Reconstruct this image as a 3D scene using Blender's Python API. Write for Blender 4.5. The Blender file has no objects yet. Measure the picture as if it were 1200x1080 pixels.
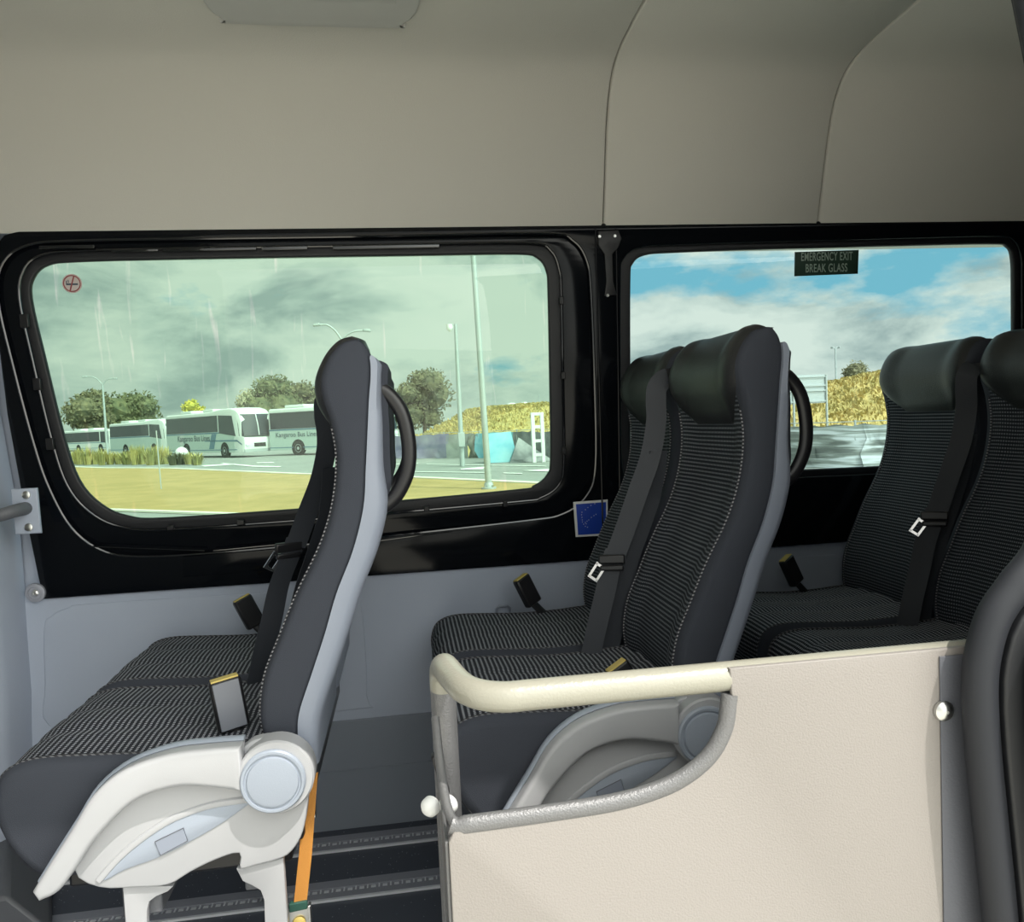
import bpy, bmesh, math, random
from mathutils import Vector, Matrix
random.seed(4)
SC=bpy.context.scene
COL=bpy.data.collections.new('scene'); SC.collection.children.link(COL)
PI=math.pi
# ------------------------------------------------------------------ camera
F=900.0; EYE=Vector((0,0,1.2))
yaw,pitch,roll=math.radians(7.8),math.radians(-3.0),math.radians(2.6)
fw=Vector((math.sin(yaw)*math.cos(pitch),math.cos(yaw)*math.cos(pitch),math.sin(pitch)))
r0=Vector((math.cos(yaw),-math.sin(yaw),0)); u0=r0.cross(fw)
RR=math.cos(roll)*r0-math.sin(roll)*u0; UU=math.sin(roll)*r0+math.cos(roll)*u0
def ray(px,py): return fw+((px-600)/F)*RR-((py-540)/F)*UU
def at(px,py,ax,v):
    d=ray(px,py); return EYE+d*((v-EYE[ax])/d[ax])
def G(px,py,z=-0.5): return at(px,py,2,z)
cd=bpy.data.cameras.new('camera'); cam=bpy.data.objects.new('camera',cd); COL.objects.link(cam)
cd.sensor_fit='HORIZONTAL'; cd.sensor_width=36; cd.lens=F/1200*36; cd.clip_start=.02; cd.clip_end=2000
m=Matrix((RR,UU,-fw)).transposed().to_4x4(); m.translation=EYE; cam.matrix_world=m
SC.camera=cam
# ------------------------------------------------------------------ materials
def nt(name):
    mt=bpy.data.materials.new(name); mt.use_nodes=True
    n=mt.node_tree; return mt,n.nodes,n.links,n.nodes['Principled BSDF']
def setin(b,k,v):
    if k in b.inputs: b.inputs[k].default_value=v
def mat(name,c,r=.5,metal=0,bump=0,scale=60,var=0,vscale=8,coat=0,spec=.5,c2=None,detail=4):
    mt,N,L,b=nt(name)
    setin(b,'Base Color',(*c,1)); setin(b,'Roughness',r); setin(b,'Metallic',metal); setin(b,'Coat Weight',coat); setin(b,'Coat Roughness',.08); setin(b,'Specular IOR Level',spec)
    tc=N.new('ShaderNodeTexCoord')
    if var or c2:
        no=N.new('ShaderNodeTexNoise'); no.inputs['Scale'].default_value=vscale; no.inputs['Detail'].default_value=detail
        L.new(tc.outputs['Object'],no.inputs['Vector'])
        cr=N.new('ShaderNodeValToRGB'); L.new(no.outputs['Fac'],cr.inputs['Fac'])
        a=c2 if c2 else tuple(x*(1-var) for x in c)
        cr.color_ramp.elements[0].position=.35; cr.color_ramp.elements[1].position=.65
        cr.color_ramp.elements[0].color=(*a,1); cr.color_ramp.elements[1].color=(*c,1)
        L.new(cr.outputs['Color'],b.inputs['Base Color'])
    if bump:
        no=N.new('ShaderNodeTexNoise'); no.inputs['Scale'].default_value=scale; no.inputs['Detail'].default_value=3
        L.new(tc.outputs['Object'],no.inputs['Vector'])
        bp=N.new('ShaderNodeBump'); bp.inputs['Strength'].default_value=bump; bp.inputs['Distance'].default_value=.004
        L.new(no.outputs['Fac'],bp.inputs['Height']); L.new(bp.outputs['Normal'],b.inputs['Normal'])
    return mt
def fabric_mat(name,pu,pv,lo,hi,wu,wv):
    mt,N,L,b=nt(name); setin(b,'Roughness',.9); setin(b,'Specular IOR Level',.2)
    uv=N.new('ShaderNodeUVMap'); sp=N.new('ShaderNodeSeparateXYZ'); L.new(uv.outputs['UV'],sp.inputs[0])
    def band(o,p,w,off=None):
        m1=N.new('ShaderNodeMath'); m1.operation='DIVIDE'; L.new(o,m1.inputs[0]); m1.inputs[1].default_value=p
        m2=N.new('ShaderNodeMath'); m2.operation='FRACT'; L.new(m1.outputs[0],m2.inputs[0])
        m3=N.new('ShaderNodeMath'); m3.operation='LESS_THAN'; L.new(m2.outputs[0],m3.inputs[0]); m3.inputs[1].default_value=w
        return m3.outputs[0]
    A=band(sp.outputs['X'],pu,wu); B=band(sp.outputs['Y'],pv,wv)
    mu=N.new('ShaderNodeMath'); mu.operation='MULTIPLY'; L.new(A,mu.inputs[0]); L.new(B,mu.inputs[1])
    mx=N.new('ShaderNodeMix'); mx.data_type='RGBA'; L.new(mu.outputs[0],mx.inputs['Factor'])
    mx.inputs['A'].default_value=(*lo,1); mx.inputs['B'].default_value=(*hi,1)
    L.new(mx.outputs['Result'],b.inputs['Base Color'])
    bp=N.new('ShaderNodeBump'); bp.inputs['Strength'].default_value=.5; bp.inputs['Distance'].default_value=.002
    L.new(B,bp.inputs['Height']); L.new(bp.outputs['Normal'],b.inputs['Normal'])
    return mt
def glass_mat(name,tint,refl=.06,smear=0):
    mt=bpy.data.materials.new(name); mt.use_nodes=True; N=mt.node_tree.nodes; L=mt.node_tree.links; N.clear()
    out=N.new('ShaderNodeOutputMaterial'); tr=N.new('ShaderNodeBsdfTransparent'); tr.inputs[0].default_value=(*tint,1)
    gl=N.new('ShaderNodeBsdfGlossy'); gl.inputs['Roughness'].default_value=.02
    mx=N.new('ShaderNodeMixShader'); mx.inputs[0].default_value=refl
    L.new(tr.outputs[0],mx.inputs[1]); L.new(gl.outputs[0],mx.inputs[2]); last=mx.outputs[0]
    if smear:
        tc=N.new('ShaderNodeTexCoord'); mp=N.new('ShaderNodeMapping'); mp.inputs['Scale'].default_value=(22,1,2.2)
        L.new(tc.outputs['Object'],mp.inputs[0]); no=N.new('ShaderNodeTexNoise'); no.inputs['Scale'].default_value=1.6; no.inputs['Detail'].default_value=6
        no.inputs['Distortion'].default_value=.6
        L.new(mp.outputs[0],no.inputs['Vector']); cr=N.new('ShaderNodeValToRGB'); L.new(no.outputs['Fac'],cr.inputs[0])
        cr.color_ramp.elements[0].position=.64; cr.color_ramp.elements[0].color=(0,0,0,1)
        cr.color_ramp.elements[1].position=.78; cr.color_ramp.elements[1].color=(smear,)*3+(1,)
        df=N.new('ShaderNodeBsdfTransparent'); df.inputs[0].default_value=(1,1,.97,1)
        m2=N.new('ShaderNodeMixShader'); L.new(cr.outputs[0],m2.inputs[0]); L.new(last,m2.inputs[1]); L.new(df.outputs[0],m2.inputs[2]); last=m2.outputs[0]
    L.new(last,out.inputs[0]); return mt
M={}
M['liner']=mat('headliner fabric',(.61,.595,.545),.95,bump=.15,scale=300)
M['trimgrey']=mat('grey plastic lining',(.40,.445,.54),.55,bump=.12,scale=500)
M['lowgrey']=mat('grey carpeted lining',(.235,.26,.305),.9,bump=.2,scale=400)
M['blackgloss']=mat('gloss black paint',(.004,.005,.007),.12,spec=.22)
M['blackridge']=mat('gloss black paint on pressed edges',(.004,.005,.007),.1,coat=1)
M['blackmat']=mat('black rubber',(.012,.013,.016),.5)
M['rubber']=mat('weathered rubber seal',(.022,.024,.030),.55,spec=.3,bump=.1,scale=40)
M['bfab']=mat('plain charcoal fabric',(.047,.052,.066),.9,bump=.25,scale=700,spec=.2)
M['leather']=mat('black leatherette',(.018,.019,.020),.42,bump=.25,scale=350)
M['cush']=fabric_mat('dotted seat fabric',.0062,.0105,(.024,.026,.034),(.44,.45,.50),.5,.42)
M['back']=fabric_mat('ribbed back fabric',.0062,.0088,(.017,.020,.026),(.17,.18,.205),.66,.42)
M['shell']=mat('blue grey seat shell',(.27,.30,.37),.42,bump=.08,scale=600)
M['cover']=mat('light grey seat plastic',(.425,.43,.45),.4,bump=.05,scale=700)
M['cap']=mat('cool grey seat plastic',(.33,.37,.44),.38,bump=.1,scale=500)
M['belt']=mat('black belt webbing',(.030,.034,.043),.55,bump=.2,scale=500)
M['hard']=mat('hard black plastic',(.012,.012,.014),.35)
M['bucklegrey']=mat('scuffed grey plastic',(.17,.18,.21),.3)
M['gold']=mat('yellow release button',(.55,.42,.12),.5)
M['red']=mat('red print',(.33,.08,.08),.6)
M['steel']=mat('zinc steel',(.72,.72,.70),.28,1)
M['chrome']=mat('chrome tongue',(.8,.8,.8),.15,1)
M['cream']=mat('hammered cream paint',(.268,.247,.232),.42,bump=.22,scale=420)
M['creamtube']=mat('hammered cream tube paint',(.31,.30,.25),.3,bump=.15,scale=300,coat=.3)
M['hammer']=mat('hammered silver paint',(.17,.17,.175),.38,.3,bump=.3,scale=420)
M['darkgrey']=mat('dark grey paint',(.12,.125,.14),.5,bump=.2,scale=300)
M['floor']=mat('speckled floor vinyl',(.028,.034,.045),.5)
M['rail']=mat('anodised rail',(.36,.37,.42),.45,.3)
M['alu']=mat('bright aluminium',(.80,.82,.86),.35,.15)
M['orange']=mat('orange webbing',(.60,.26,.05),.7,bump=.4,scale=600)
M['strapgreen']=mat('dark green webbing end',(.02,.08,.06),.7)
M['white']=mat('white paint',(.82,.83,.82),.4)
M['sign']=mat('dark green sign',(.02,.055,.035),.45)
M['signtext']=mat('pale green letters',(.42,.55,.47),.5)
M['blue']=mat('blue sticker',(.015,.06,.42),.4)
M['asphalt']=mat('asphalt',(.30,.315,.30),.9,var=.12,vscale=.4)
M['conc']=mat('pale concrete',(.66,.64,.58),.9,var=.12,vscale=.6)
M['kerb']=mat('kerb concrete',(.72,.70,.60),.9)
M['mark']=mat('road marking',(.78,.80,.76),.8)
M['grass']=mat('dry verge grass',(.46,.325,.13),1,c2=(.37,.27,.10),vscale=1.2,bump=.5,scale=20,detail=8)
M['bank']=mat('dry bank grass',(.64,.50,.20),1,c2=(.42,.35,.13),vscale=2.2,bump=1,scale=6,detail=9)
M['leaf']=mat('tree leaves',(.17,.17,.08),.8,c2=(.07,.085,.04),vscale=1.0,detail=6)
M['leafy']=mat('yellow tree leaves',(.6,.5,.08),.8,c2=(.35,.35,.06),vscale=1.0)
M['leafd']=mat('dark olive leaves',(.21,.19,.10),.8,c2=(.09,.095,.055),vscale=1.2,detail=6)
M['tuft']=mat('yellow green tuft blades',(.58,.50,.19),.9,c2=(.30,.30,.11),vscale=1.2)
M['trunk']=mat('bark',(.12,.09,.06),.9)
M['buswhite']=mat('white bus paint',(.74,.78,.76),.35)
M['busgreen']=mat('pale green bus side',(.50,.60,.57),.35)
M['busblue']=mat('blue grey bus stripe',(.10,.21,.30),.4)
M['busgreytext']=mat('slate lettering',(.06,.09,.12),.5)
M['busglass']=mat('bus window glass',(.045,.05,.06),.12)
M['tyre']=mat('tyre',(.02,.02,.02),.8)
M['galv']=mat('galvanised pole',(.42,.46,.46),.5,.2)
M['tan']=mat('tan cladding',(.50,.46,.36),.8)
def cloth(n,c,c2,s=1.5): 
    return mat(n,c,.7,c2=c2,vscale=s,bump=1,scale=2.5,detail=6)
M['tarps']=[cloth('purple printed banner',(.22,.20,.36),(.42,.42,.52),.9),cloth('grey shade cloth',(.28,.30,.30),(.42,.45,.42)),cloth('mottled cloth',(.10,.11,.09),(.30,.32,.28),3),
 cloth('sky blue tarpaulin',(.16,.45,.58),(.30,.58,.66),1.2),cloth('slate shade cloth',(.13,.14,.15),(.34,.35,.36),1.8),cloth('white plastic wrap',(.30,.34,.33),(.62,.70,.72),1.4)]
mt,N,L,b=nt('crinkled plastic wrap'); setin(b,'Roughness',.35)
tc=N.new('ShaderNodeTexCoord'); mp=N.new('ShaderNodeMapping'); mp.inputs['Scale'].default_value=(.5,.5,7); mp.inputs['Rotation'].default_value=(.05,.06,0); L.new(tc.outputs['Object'],mp.inputs[0])
no=N.new('ShaderNodeTexNoise'); no.inputs['Scale'].default_value=1.1; no.inputs['Detail'].default_value=5; no.inputs['Distortion'].default_value=.8; L.new(mp.outputs[0],no.inputs['Vector'])
cr=N.new('ShaderNodeValToRGB'); L.new(no.outputs['Fac'],cr.inputs[0]); e=cr.color_ramp.elements; e[0].position=.40; e[0].color=(.15,.17,.16,1); e[1].position=.62; e[1].color=(.66,.72,.75,1); q=e.new(.5); q.color=(.30,.34,.32,1)
L.new(cr.outputs[0],b.inputs['Base Color']); M['tarps'][5]=mt
# tinted panes
M['glassg']=glass_mat('green tinted glass',(.76,.90,.82),.04,.8)
M['glassb']=glass_mat('lightly tinted glass',(.86,.96,.95),.035)
# floor speckles
mt,N,L,b=nt('speckled bus floor'); setin(b,'Roughness',.5)
tc=N.new('ShaderNodeTexCoord'); vo=N.new('ShaderNodeTexVoronoi'); vo.inputs['Scale'].default_value=70; L.new(tc.outputs['Object'],vo.inputs['Vector'])
cr=N.new('ShaderNodeValToRGB'); cr.color_ramp.interpolation='CONSTANT'; cr.color_ramp.elements[0].color=(.5,.53,.58,1); cr.color_ramp.elements[1].position=.085; cr.color_ramp.elements[1].color=(.075,.085,.11,1)
L.new(vo.outputs['Distance'],cr.inputs[0]); L.new(cr.outputs[0],b.inputs['Base Color']); M['floor']=mt
# ------------------------------------------------------------------ object helpers
def wloc(o):
    v=Vector((0,0,0))
    while o is not None: v+=o.location; o=o.parent
    return v
def link(name,me,parent=None,label=None):
    o=bpy.data.objects.new(name,me); COL.objects.link(o)
    if parent is not None: o.parent=parent
    if label: o['label']=label
    return o
def tag(o,label,cat,group=None,kind=None):
    if label: o['label']=label
    if cat: o['category']=cat
    if group: o['group']=group
    if kind: o['kind']=kind
    return o
def empty(name,loc,label,cat,group=None):
    o=bpy.data.objects.new(name,None); COL.objects.link(o); o.location=loc; o.empty_display_size=.1
    return tag(o,label,cat,group)
class MB:
    """collects geometry in world coordinates, then links it as one mesh"""
    def __init__(s): s.v=[];s.f=[];s.mi=[];s.uv=[]
    def add(s,vs,fs,mi=0,uvs=None):
        n=len(s.v); s.v+=[tuple(v) for v in vs]
        for k,f in enumerate(fs):
            s.f.append([i+n for i in f]); s.mi.append(mi if isinstance(mi,int) else mi[k])
            s.uv.append([uvs[i] for i in f] if uvs else [(0,0)]*len(f))
        return s
    def box(s,a,b,mi=0):
        x0,y0,z0=a;x1,y1,z1=b
        return s.add([(x0,y0,z0),(x1,y0,z0),(x1,y1,z0),(x0,y1,z0),(x0,y0,z1),(x1,y0,z1),(x1,y1,z1),(x0,y1,z1)],
          [(0,3,2,1),(4,5,6,7),(0,1,5,4),(1,2,6,5),(2,3,7,6),(3,0,4,7)],mi)
    def obox(s,c,ax,ay,az,h,mi=0):
        c=Vector(c);ax,ay,az=[Vector(q).normalized()*k for q,k in zip((ax,ay,az),h)]
        vs=[c+i*ax+j*ay+k*az for k in(-1,1) for j in(-1,1) for i in(-1,1)]
        return s.add(vs,[(0,2,3,1),(4,5,7,6),(0,1,5,4),(1,3,7,5),(3,2,6,7),(2,0,4,6)],mi)
    def loft(s,rings,caps=True,closed=True,mi=0,uvs=None):
        n=len(rings[0]);vs=[v for r in rings for v in r];fs=[];
        m=n if closed else n-1
        mis=[]
        for i in range(len(rings)-1):
            for j in range(m):
                k=(j+1)%n; fs.append((i*n+j,i*n+k,(i+1)*n+k,(i+1)*n+j)); mis.append(mi if isinstance(mi,int) else mi(i,j))
        if caps and closed:
            fs.append(tuple(range(n-1,-1,-1))); fs.append(tuple((len(rings)-1)*n+j for j in range(n)))
            mis+= [0,0] if not isinstance(mi,int) else [mi,mi]
        u=[q for r in uvs for q in r] if uvs else None
        return s.add(vs,fs,mis,u)
    def tube(s,pts,r,n=10,mi=0,closed=False,ry=None,updir=None):
        pts=[Vector(p) for p in pts];N=len(pts);rings=[]
        prev=None
        for i,p in enumerate(pts):
            a=pts[i-1] if (i>0 or closed) else p; b=pts[(i+1)%N] if (i<N-1 or closed) else p
            t=(b-a).normalized()
            if updir is not None: u=Vector(updir)
            else: u=prev if prev is not None else (Vector((0,0,1)) if abs(t.z)<.9 else Vector((0,1,0)))
            u=(u-t*u.dot(t)).normalized(); prev=u; w=t.cross(u)
            rr=r[i] if isinstance(r,(list,tuple)) else r; r2=ry if ry else rr
            rings.append([p+u*(rr*math.cos(2*PI*k/n))+w*(r2*math.sin(2*PI*k/n)) for k in range(n)])
        if closed: rings.append(rings[0]); return s.loft(rings,False,True,mi)
        return s.loft(rings,True,True,mi)
    def lathe(s,c,axis,prof,n=28,mi=0):
        """prof: list of (radius, distance along axis)"""
        c=Vector(c);ax=Vector(axis).normalized();u=ax.orthogonal().normalized();w=ax.cross(u)
        rings=[[c+ax*h+(u*math.cos(2*PI*k/n)+w*math.sin(2*PI*k/n))*max(r,1e-4) for k in range(n)] for r,h in prof]
        return s.loft(rings,True,True,mi)
    def build(s,name,mats,parent=None,label=None,smooth=True,ang=40,bevel=0):
        if not isinstance(mats,(list,tuple)): mats=[mats]
        off=wloc(parent) if parent is not None else Vector((0,0,0))
        me=bpy.data.meshes.new(name); me.from_pydata([tuple(Vector(v)-off) for v in s.v],[],s.f)
        for q in mats: me.materials.append(q)
        ul=me.uv_layers.new(name='UVMap'); k=0
        for f,uv in zip(s.f,s.uv):
            for q in uv: ul.data[k].uv=q; k+=1
        for p,q in zip(me.polygons,s.mi): p.material_index=q
        bm=bmesh.new(); bm.from_mesh(me); bmesh.ops.recalc_face_normals(bm,faces=bm.faces)
        bm.to_mesh(me); bm.free()
        if smooth:
            me.polygons.foreach_set('use_smooth',[True]*len(me.polygons)); me.set_sharp_from_angle(angle=math.radians(ang))
        o=link(name,me,parent,label)
        if bevel:
            bv=o.modifiers.new('bevel','BEVEL'); bv.width=bevel; bv.segments=2; bv.limit_method='ANGLE'; bv.angle_limit=.6
        return o
def cat(pts,n=6,closed=False):
    P=[Vector(p) for p in pts];N=len(P);out=[]
    rng=N if closed else N-1
    for i in range(rng):
        p1,p2=P[i],P[(i+1)%N]
        p0=P[i-1] if (i>0 or closed) else p1*2-p2
        p3=P[(i+2)%N] if (i+2<N or closed) else p2*2-p1
        for k in range(n):
            t=k/n
            out.append(.5*((2*p1)+(p2-p0)*t+(2*p0-5*p1+4*p2-p3)*t*t+(3*p1-p0-3*p2+p3)*t**3))
    if not closed: out.append(P[-1])
    return out
def inset(poly,d):
    """poly: list of 2d Vectors, shrink by d"""
    N=len(poly);A=sum(poly[i-1].x*poly[i].y-poly[i].x*poly[i-1].y for i in range(N)); s=1 if A>0 else -1
    out=[]
    for i in range(N):
        e1=(poly[i]-poly[i-1]);e2=(poly[(i+1)%N]-poly[i])
        n1=Vector((-e1.y,e1.x)).normalized()*s if e1.length>1e-9 else Vector((0,0)); n2=Vector((-e2.y,e2.x)).normalized()*s if e2.length>1e-9 else n1
        n=(n1+n2); n=n.normalized() if n.length>1e-6 else n1
        out.append(poly[i]+n*d)
    return out
def rext(mb,prof,y0,y1,r,fn,n=4,mi=0,uv=True):
    """rounded extrusion. prof 2d, fn((a,b),y)->world"""
    P=[Vector((p[0],p[1])) for p in prof]; rings=[];uvs=[]
    arc=[0]
    for i in range(1,len(P)): arc.append(arc[-1]+(P[i]-P[i-1]).length)
    S=[]
    for k in range(n,-1,-1):
        ph=k/n*PI/2; S.append((y0+r*(1-math.sin(ph)),r*(1-math.cos(ph))))
    for k in range(0,n+1):
        ph=k/n*PI/2; S.append((y1-r*(1-math.sin(ph)),r*(1-math.cos(ph))))
    for y,d in S:
        Q=inset(P,d) if d>1e-7 else P
        rings.append([fn(q,y) for q in Q]); uvs.append([(y,a) for a in arc])
    mb.loft(rings,True,True,mi,uvs); return mb
def plate(name,outer,holes,fn,t,mats,parent=None,bevel=.002,label=None,smooth=True):
    """flat plate with holes: outlines 2d, fn(u,v,w)->world (w = depth 0..t)"""
    cu=bpy.data.curves.new('tmp','CURVE'); cu.dimensions='2D'; cu.fill_mode='BOTH'
    for o in [outer]+list(holes):
        sp=cu.splines.new('POLY'); sp.points.add(len(o)-1); sp.use_cyclic_u=True
        for i,p in enumerate(o): sp.points[i].co=(p[0],p[1],0,1)
    cu.extrude=t/2-min(bevel,t/2.01); cu.bevel_depth=bevel; cu.bevel_resolution=2; cu.offset=-bevel
    ob=bpy.data.objects.new('tmp',cu); COL.objects.link(ob)
    bpy.context.view_layer.update()
    me=bpy.data.meshes.new_from_object(ob.evaluated_get(bpy.context.evaluated_depsgraph_get()))
    bpy.data.objects.remove(ob); bpy.data.curves.remove(cu)
    off=wloc(parent) if parent is not None else Vector((0,0,0))
    for v in me.vertices: v.co=Vector(fn(v.co.x,v.co.y,v.co.z+t/2))-off
    me.name=name; me.materials.clear()
    for q in (mats if isinstance(mats,list) else [mats]): me.materials.append(q)
    bm=bmesh.new(); bm.from_mesh(me); bmesh.ops.remove_doubles(bm,verts=bm.verts,dist=1e-5); bmesh.ops.recalc_face_normals(bm,faces=bm.faces); bm.to_mesh(me); bm.free()
    if smooth:
        me.polygons.foreach_set('use_smooth',[True]*len(me.polygons)); me.set_sharp_from_angle(angle=math.radians(35))
    return link(name,me,parent,label)
def text(name,body,fn,size,m_,parent,sx=1.0,label=None,space=1.0):
    cu=bpy.data.curves.new('tmp','FONT'); cu.body=body; cu.size=size; cu.align_x='CENTER'; cu.align_y='CENTER'; cu.extrude=.0001; cu.offset=size*.012; cu.space_character=space
    ob=bpy.data.objects.new('tmp',cu); COL.objects.link(ob); bpy.context.view_layer.update()
    me=bpy.data.meshes.new_from_object(ob.evaluated_get(bpy.context.evaluated_depsgraph_get()))
    bpy.data.objects.remove(ob); bpy.data.curves.remove(cu)
    off=wloc(parent) if parent is not None else Vector((0,0,0))
    for v in me.vertices: v.co=Vector(fn(v.co.x*sx,v.co.y,v.co.z))-off
    me.materials.clear(); me.materials.append(m_); return link(name,me,parent,label)
def struct(o): o['kind']='structure'; return o
# ------------------------------------------------------------------ the bus shell
# leaning black wall plane
PO=Vector((0,2.292,.78)); EY=Vector((0,-.057,.98)).normalized(); EX=Vector((1,0,0)); NN=Vector((0,-EY.z,EY.y))  # NN towards the camera
def wp(u,v,w): return PO+EX*u+EY*v+NN*w
def W(px,py,off=0):
    d=ray(px,py); o=PO+NN*off; t=(o-EYE).dot(NN)/d.dot(NN); h=EYE+d*t-o
    return (h.dot(EX),h.dot(EY))
def Wl(L,off=0,n=4): 
    q=[W(*p,off) for p in L]; return [(p.x,p.y) for p in cat([(a,b,0) for a,b in q],n,True)]
G1=[(37,350),(40,325),(56,311),(90,307),(200,304),(340,301.5),(480,299.5),(605,298),(630,303),(640,318),(642,345),(644,450),(645,535),(641,556),(625,569),(600,574),(400,592),(200,606),(150,604),(118,590),(93,562),(75,510),(53,420)]
I1=[(23,350),(27,318),(46,300),(90,294),(200,291.5),(340,289),(480,287),(618,285),(646,294),(656,318),(658,345),(660,450),(661,540),(655,568),(634,583),(604,588),(400,606),(200,620),(142,617),(106,600),(79,568),(60,512),(38,420)]
O1=[(-2,350),(4,308),(34,287),(90,282),(200,280),(340,278),(480,276),(640,273.5),(672,282),(688,306),(693,345),(697,450),(698,545),(688,580),(660,602),(610,611),(400,634),(250,648),(160,652),(118,644),(84,618),(58,572),(40,520),(16,430)]
G2=[(739,330),(742,309),(756,299),(790,296),(900,292),(1040,288.5),(1160,286),(1180,289),(1186,303),(1187,340),(1187,440),(1185,515),(1181,533),(1165,540),(1030,546),(880,553),(770,559),(748,552),(740,535),(739,440)]
I2=[(728,330),(731,304),(750,290),(790,287),(900,283.5),(1040,280),(1164,277),(1188,281),(1197,300),(1198,340),(1198,440),(1196,520),(1191,541),(1170,549),(1030,555),(880,562),(765,568),(740,562),(730,545),(728,440)]
wall=empty('wall_far',(0,2.3,0),None,None); struct(wall)
zt=1.02
outer=[(-1.62,-.02),(3.2,-.02),(3.2,.99),(-1.0,.99),(-1.04,.975),(-1.075,.94),(-1.09,.88),(-1.09,.2),(-1.62,.2)]
outer=[(-1.03,-.02),(3.2,-.02),(3.2,.99),(-.985,.99),(-1.03,.975),(-1.062,.94),(-1.075,.88),(-1.07,.5),(-1.05,.2)]
plate('window_surround_panel',outer,[Wl(O1),Wl(I2)],lambda u,v,w:wp(u,v,w-.012),.012,M['blackgloss'],wall,.004)
plate('window_recess_panel',[(a,b) for a,b in Wl([(x+(x-350)*.02,y+(y-450)*.03) for x,y in O1],-.014)],[Wl(I1,-.014)],lambda u,v,w:wp(u,v,w-.026),.012,M['blackgloss'],wall,.004)
# grey wall behind left end
mb=MB(); mb.box((-2.4,2.33,.0),(-1.03,2.36,1.8)); mb.build('front_lining',M['trimgrey'],wall,smooth=False)
# raised ridge following the recess (pressed steel edge)
mb=MB(); mb.tube([wp(a,b,-.004) for a,b in Wl(O1,-.004,5)],.005,8,closed=True); mb.build('pressed_ridge',M['blackridge'],wall)
mb=MB(); mb.tube([wp(a,b,-.010) for a,b in Wl(I1,-.010,5)],.004,8,closed=True); mb.build('pressed_ridge',M['blackridge'],wall)
# pillar cover strip and ridges
def wpx(px,py,w=0):
    a,b=W(px,py,w); return wp(a,b,w)
def strip(pts,w,t):  return None
mb=MB(); mb.tube([wpx(698,268,.002),wpx(701,400,.002),wpx(704,520,.002),wpx(707,640,.002)],.0028,8); mb.tube([wpx(722,268,.002),wpx(724,400,.002),wpx(727,640,.002)],.003,8)
mb.build('pillar_seam',M['blackgloss'],wall)
# windows
def window(nm,gl,inn,gm,off):
    w=empty(nm,tuple(wp(*W(gl[0][0],gl[0][1]),0)),None,None); struct(w)
    plate('rubber_gasket',Wl(inn,-.02),[Wl(gl,-.02)],lambda u,v,w_:wp(u,v,w_-.034),.018,M['blackmat'],w,.006)
    o=Wl(inset2(gl,-5),-.036)
    plate('window_pane',o,[],lambda u,v,w_:wp(u,v,w_-.042),.003,gm,w,.0005)
    return w
def inset2(L,d): return [(p.x,p.y) for p in inset([Vector(q) for q in L],d)]
w1=window('window_1',G1,inset2(I1,-4),M['glassg'],0); w2=window('window_2',G2,inset2(I2,-4),M['glassb'],0)
# clips on the left window's flange
for px,py,sx,sy in [(29,376,.012,.020),(44,450,.011,.018),(59,520,.011,.018),(658,352,.007,.013),(660,440,.007,.012),(661,528,.007,.012),(282,612,.012,.008),(200,618,.010,.007),(500,596,.009,.008),(592,590,.007,.010)]:
    mb=MB(); c=wpx(px,py,-.004); mb.obox(c,EX,EY,NN,(sx*.9,sy*.9,.006)); mb.build('clip',M['hard'],w1,bevel=.002)
# shiny slots above the window (openings in the pressed steel)
def rr(px0,py0,px1,py1,off):
    return [W(px0,py0,off),W(px1,py0-(px1-px0)*.018,off),W(px1,py1-(px1-px0)*.018,off),W(px0,py1,off)]
for a,b_,c_,d_ in [(45,287.5,110,291.5),(130,292,185,295),(190,290.5,300,294.5),(306,288,360,293),(390,287,515,292)]:
    plate('pressed_slot',rr(a,b_,c_,d_,.0),[],lambda u,v,w:wp(u,v,w-.006),.004,M['blackridge'],w1,.0012)
mb=MB(); mb.tube([wpx(440,650,.0),wpx(530,621,.0)][0:1]+[wpx(485,625.5,.001),wpx(530,621,.001)],.002,6) if False else None
# thin bright pressed ledges under the window
for a,b_ in [((105,640),(240,645)),((250,645),(335,637)),((440,634),(530,622))]:
    mb=MB(); p,q=wpx(*a,.0),wpx(*b_,.0); mb.tube([p,(p+q)/2,q],.0025,6); mb.build('pressed_ledge',M['blackridge'],wall)
plate('pressed_slot',[W(215,652),W(360,640),W(360,664),W(215,676)],[],lambda u,v,w:wp(u,v,w),.003,M['blackgloss'],wall,.0015)
# pillar bracket
br=empty('belt_anchor_bracket',tuple(wpx(712,305)),'black metal bracket with three screws at top of pillar between the windows','bracket')
plate('plate',[W(700,271),W(724,270),W(728,280),W(724,290),W(717,298),W(718,330),W(722,346),W(708,347),(W(710,330)),W(708,298),W(701,288)],[],lambda u,v,w:wp(u,v,w+.001),.006,M['hard'],br,.002)
for p in[(702.5,277),(720.5,276.5),(712,346)]:
    mb=MB(); mb.lathe(wpx(*p,.006),NN,[(.0,0.003),(.004,.003),(.005,.0)][::-1],12); mb.build('screw',M['steel'],br)
# lower lining
low=empty('wall_lower',(0,2.3,0),None,None); struct(low)
zt0=.775
mb=MB(); mb.box((-2.4,2.305,.30),(3.2,2.33,zt0)); mb.build('lining_panel',M['trimgrey'],low,bevel=.006)
mb=MB(); mb.box((-2.4,2.300,-.02),(3.2,2.33,.33)); mb.build('kick_panel',M['lowgrey'],low,bevel=.004)
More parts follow.
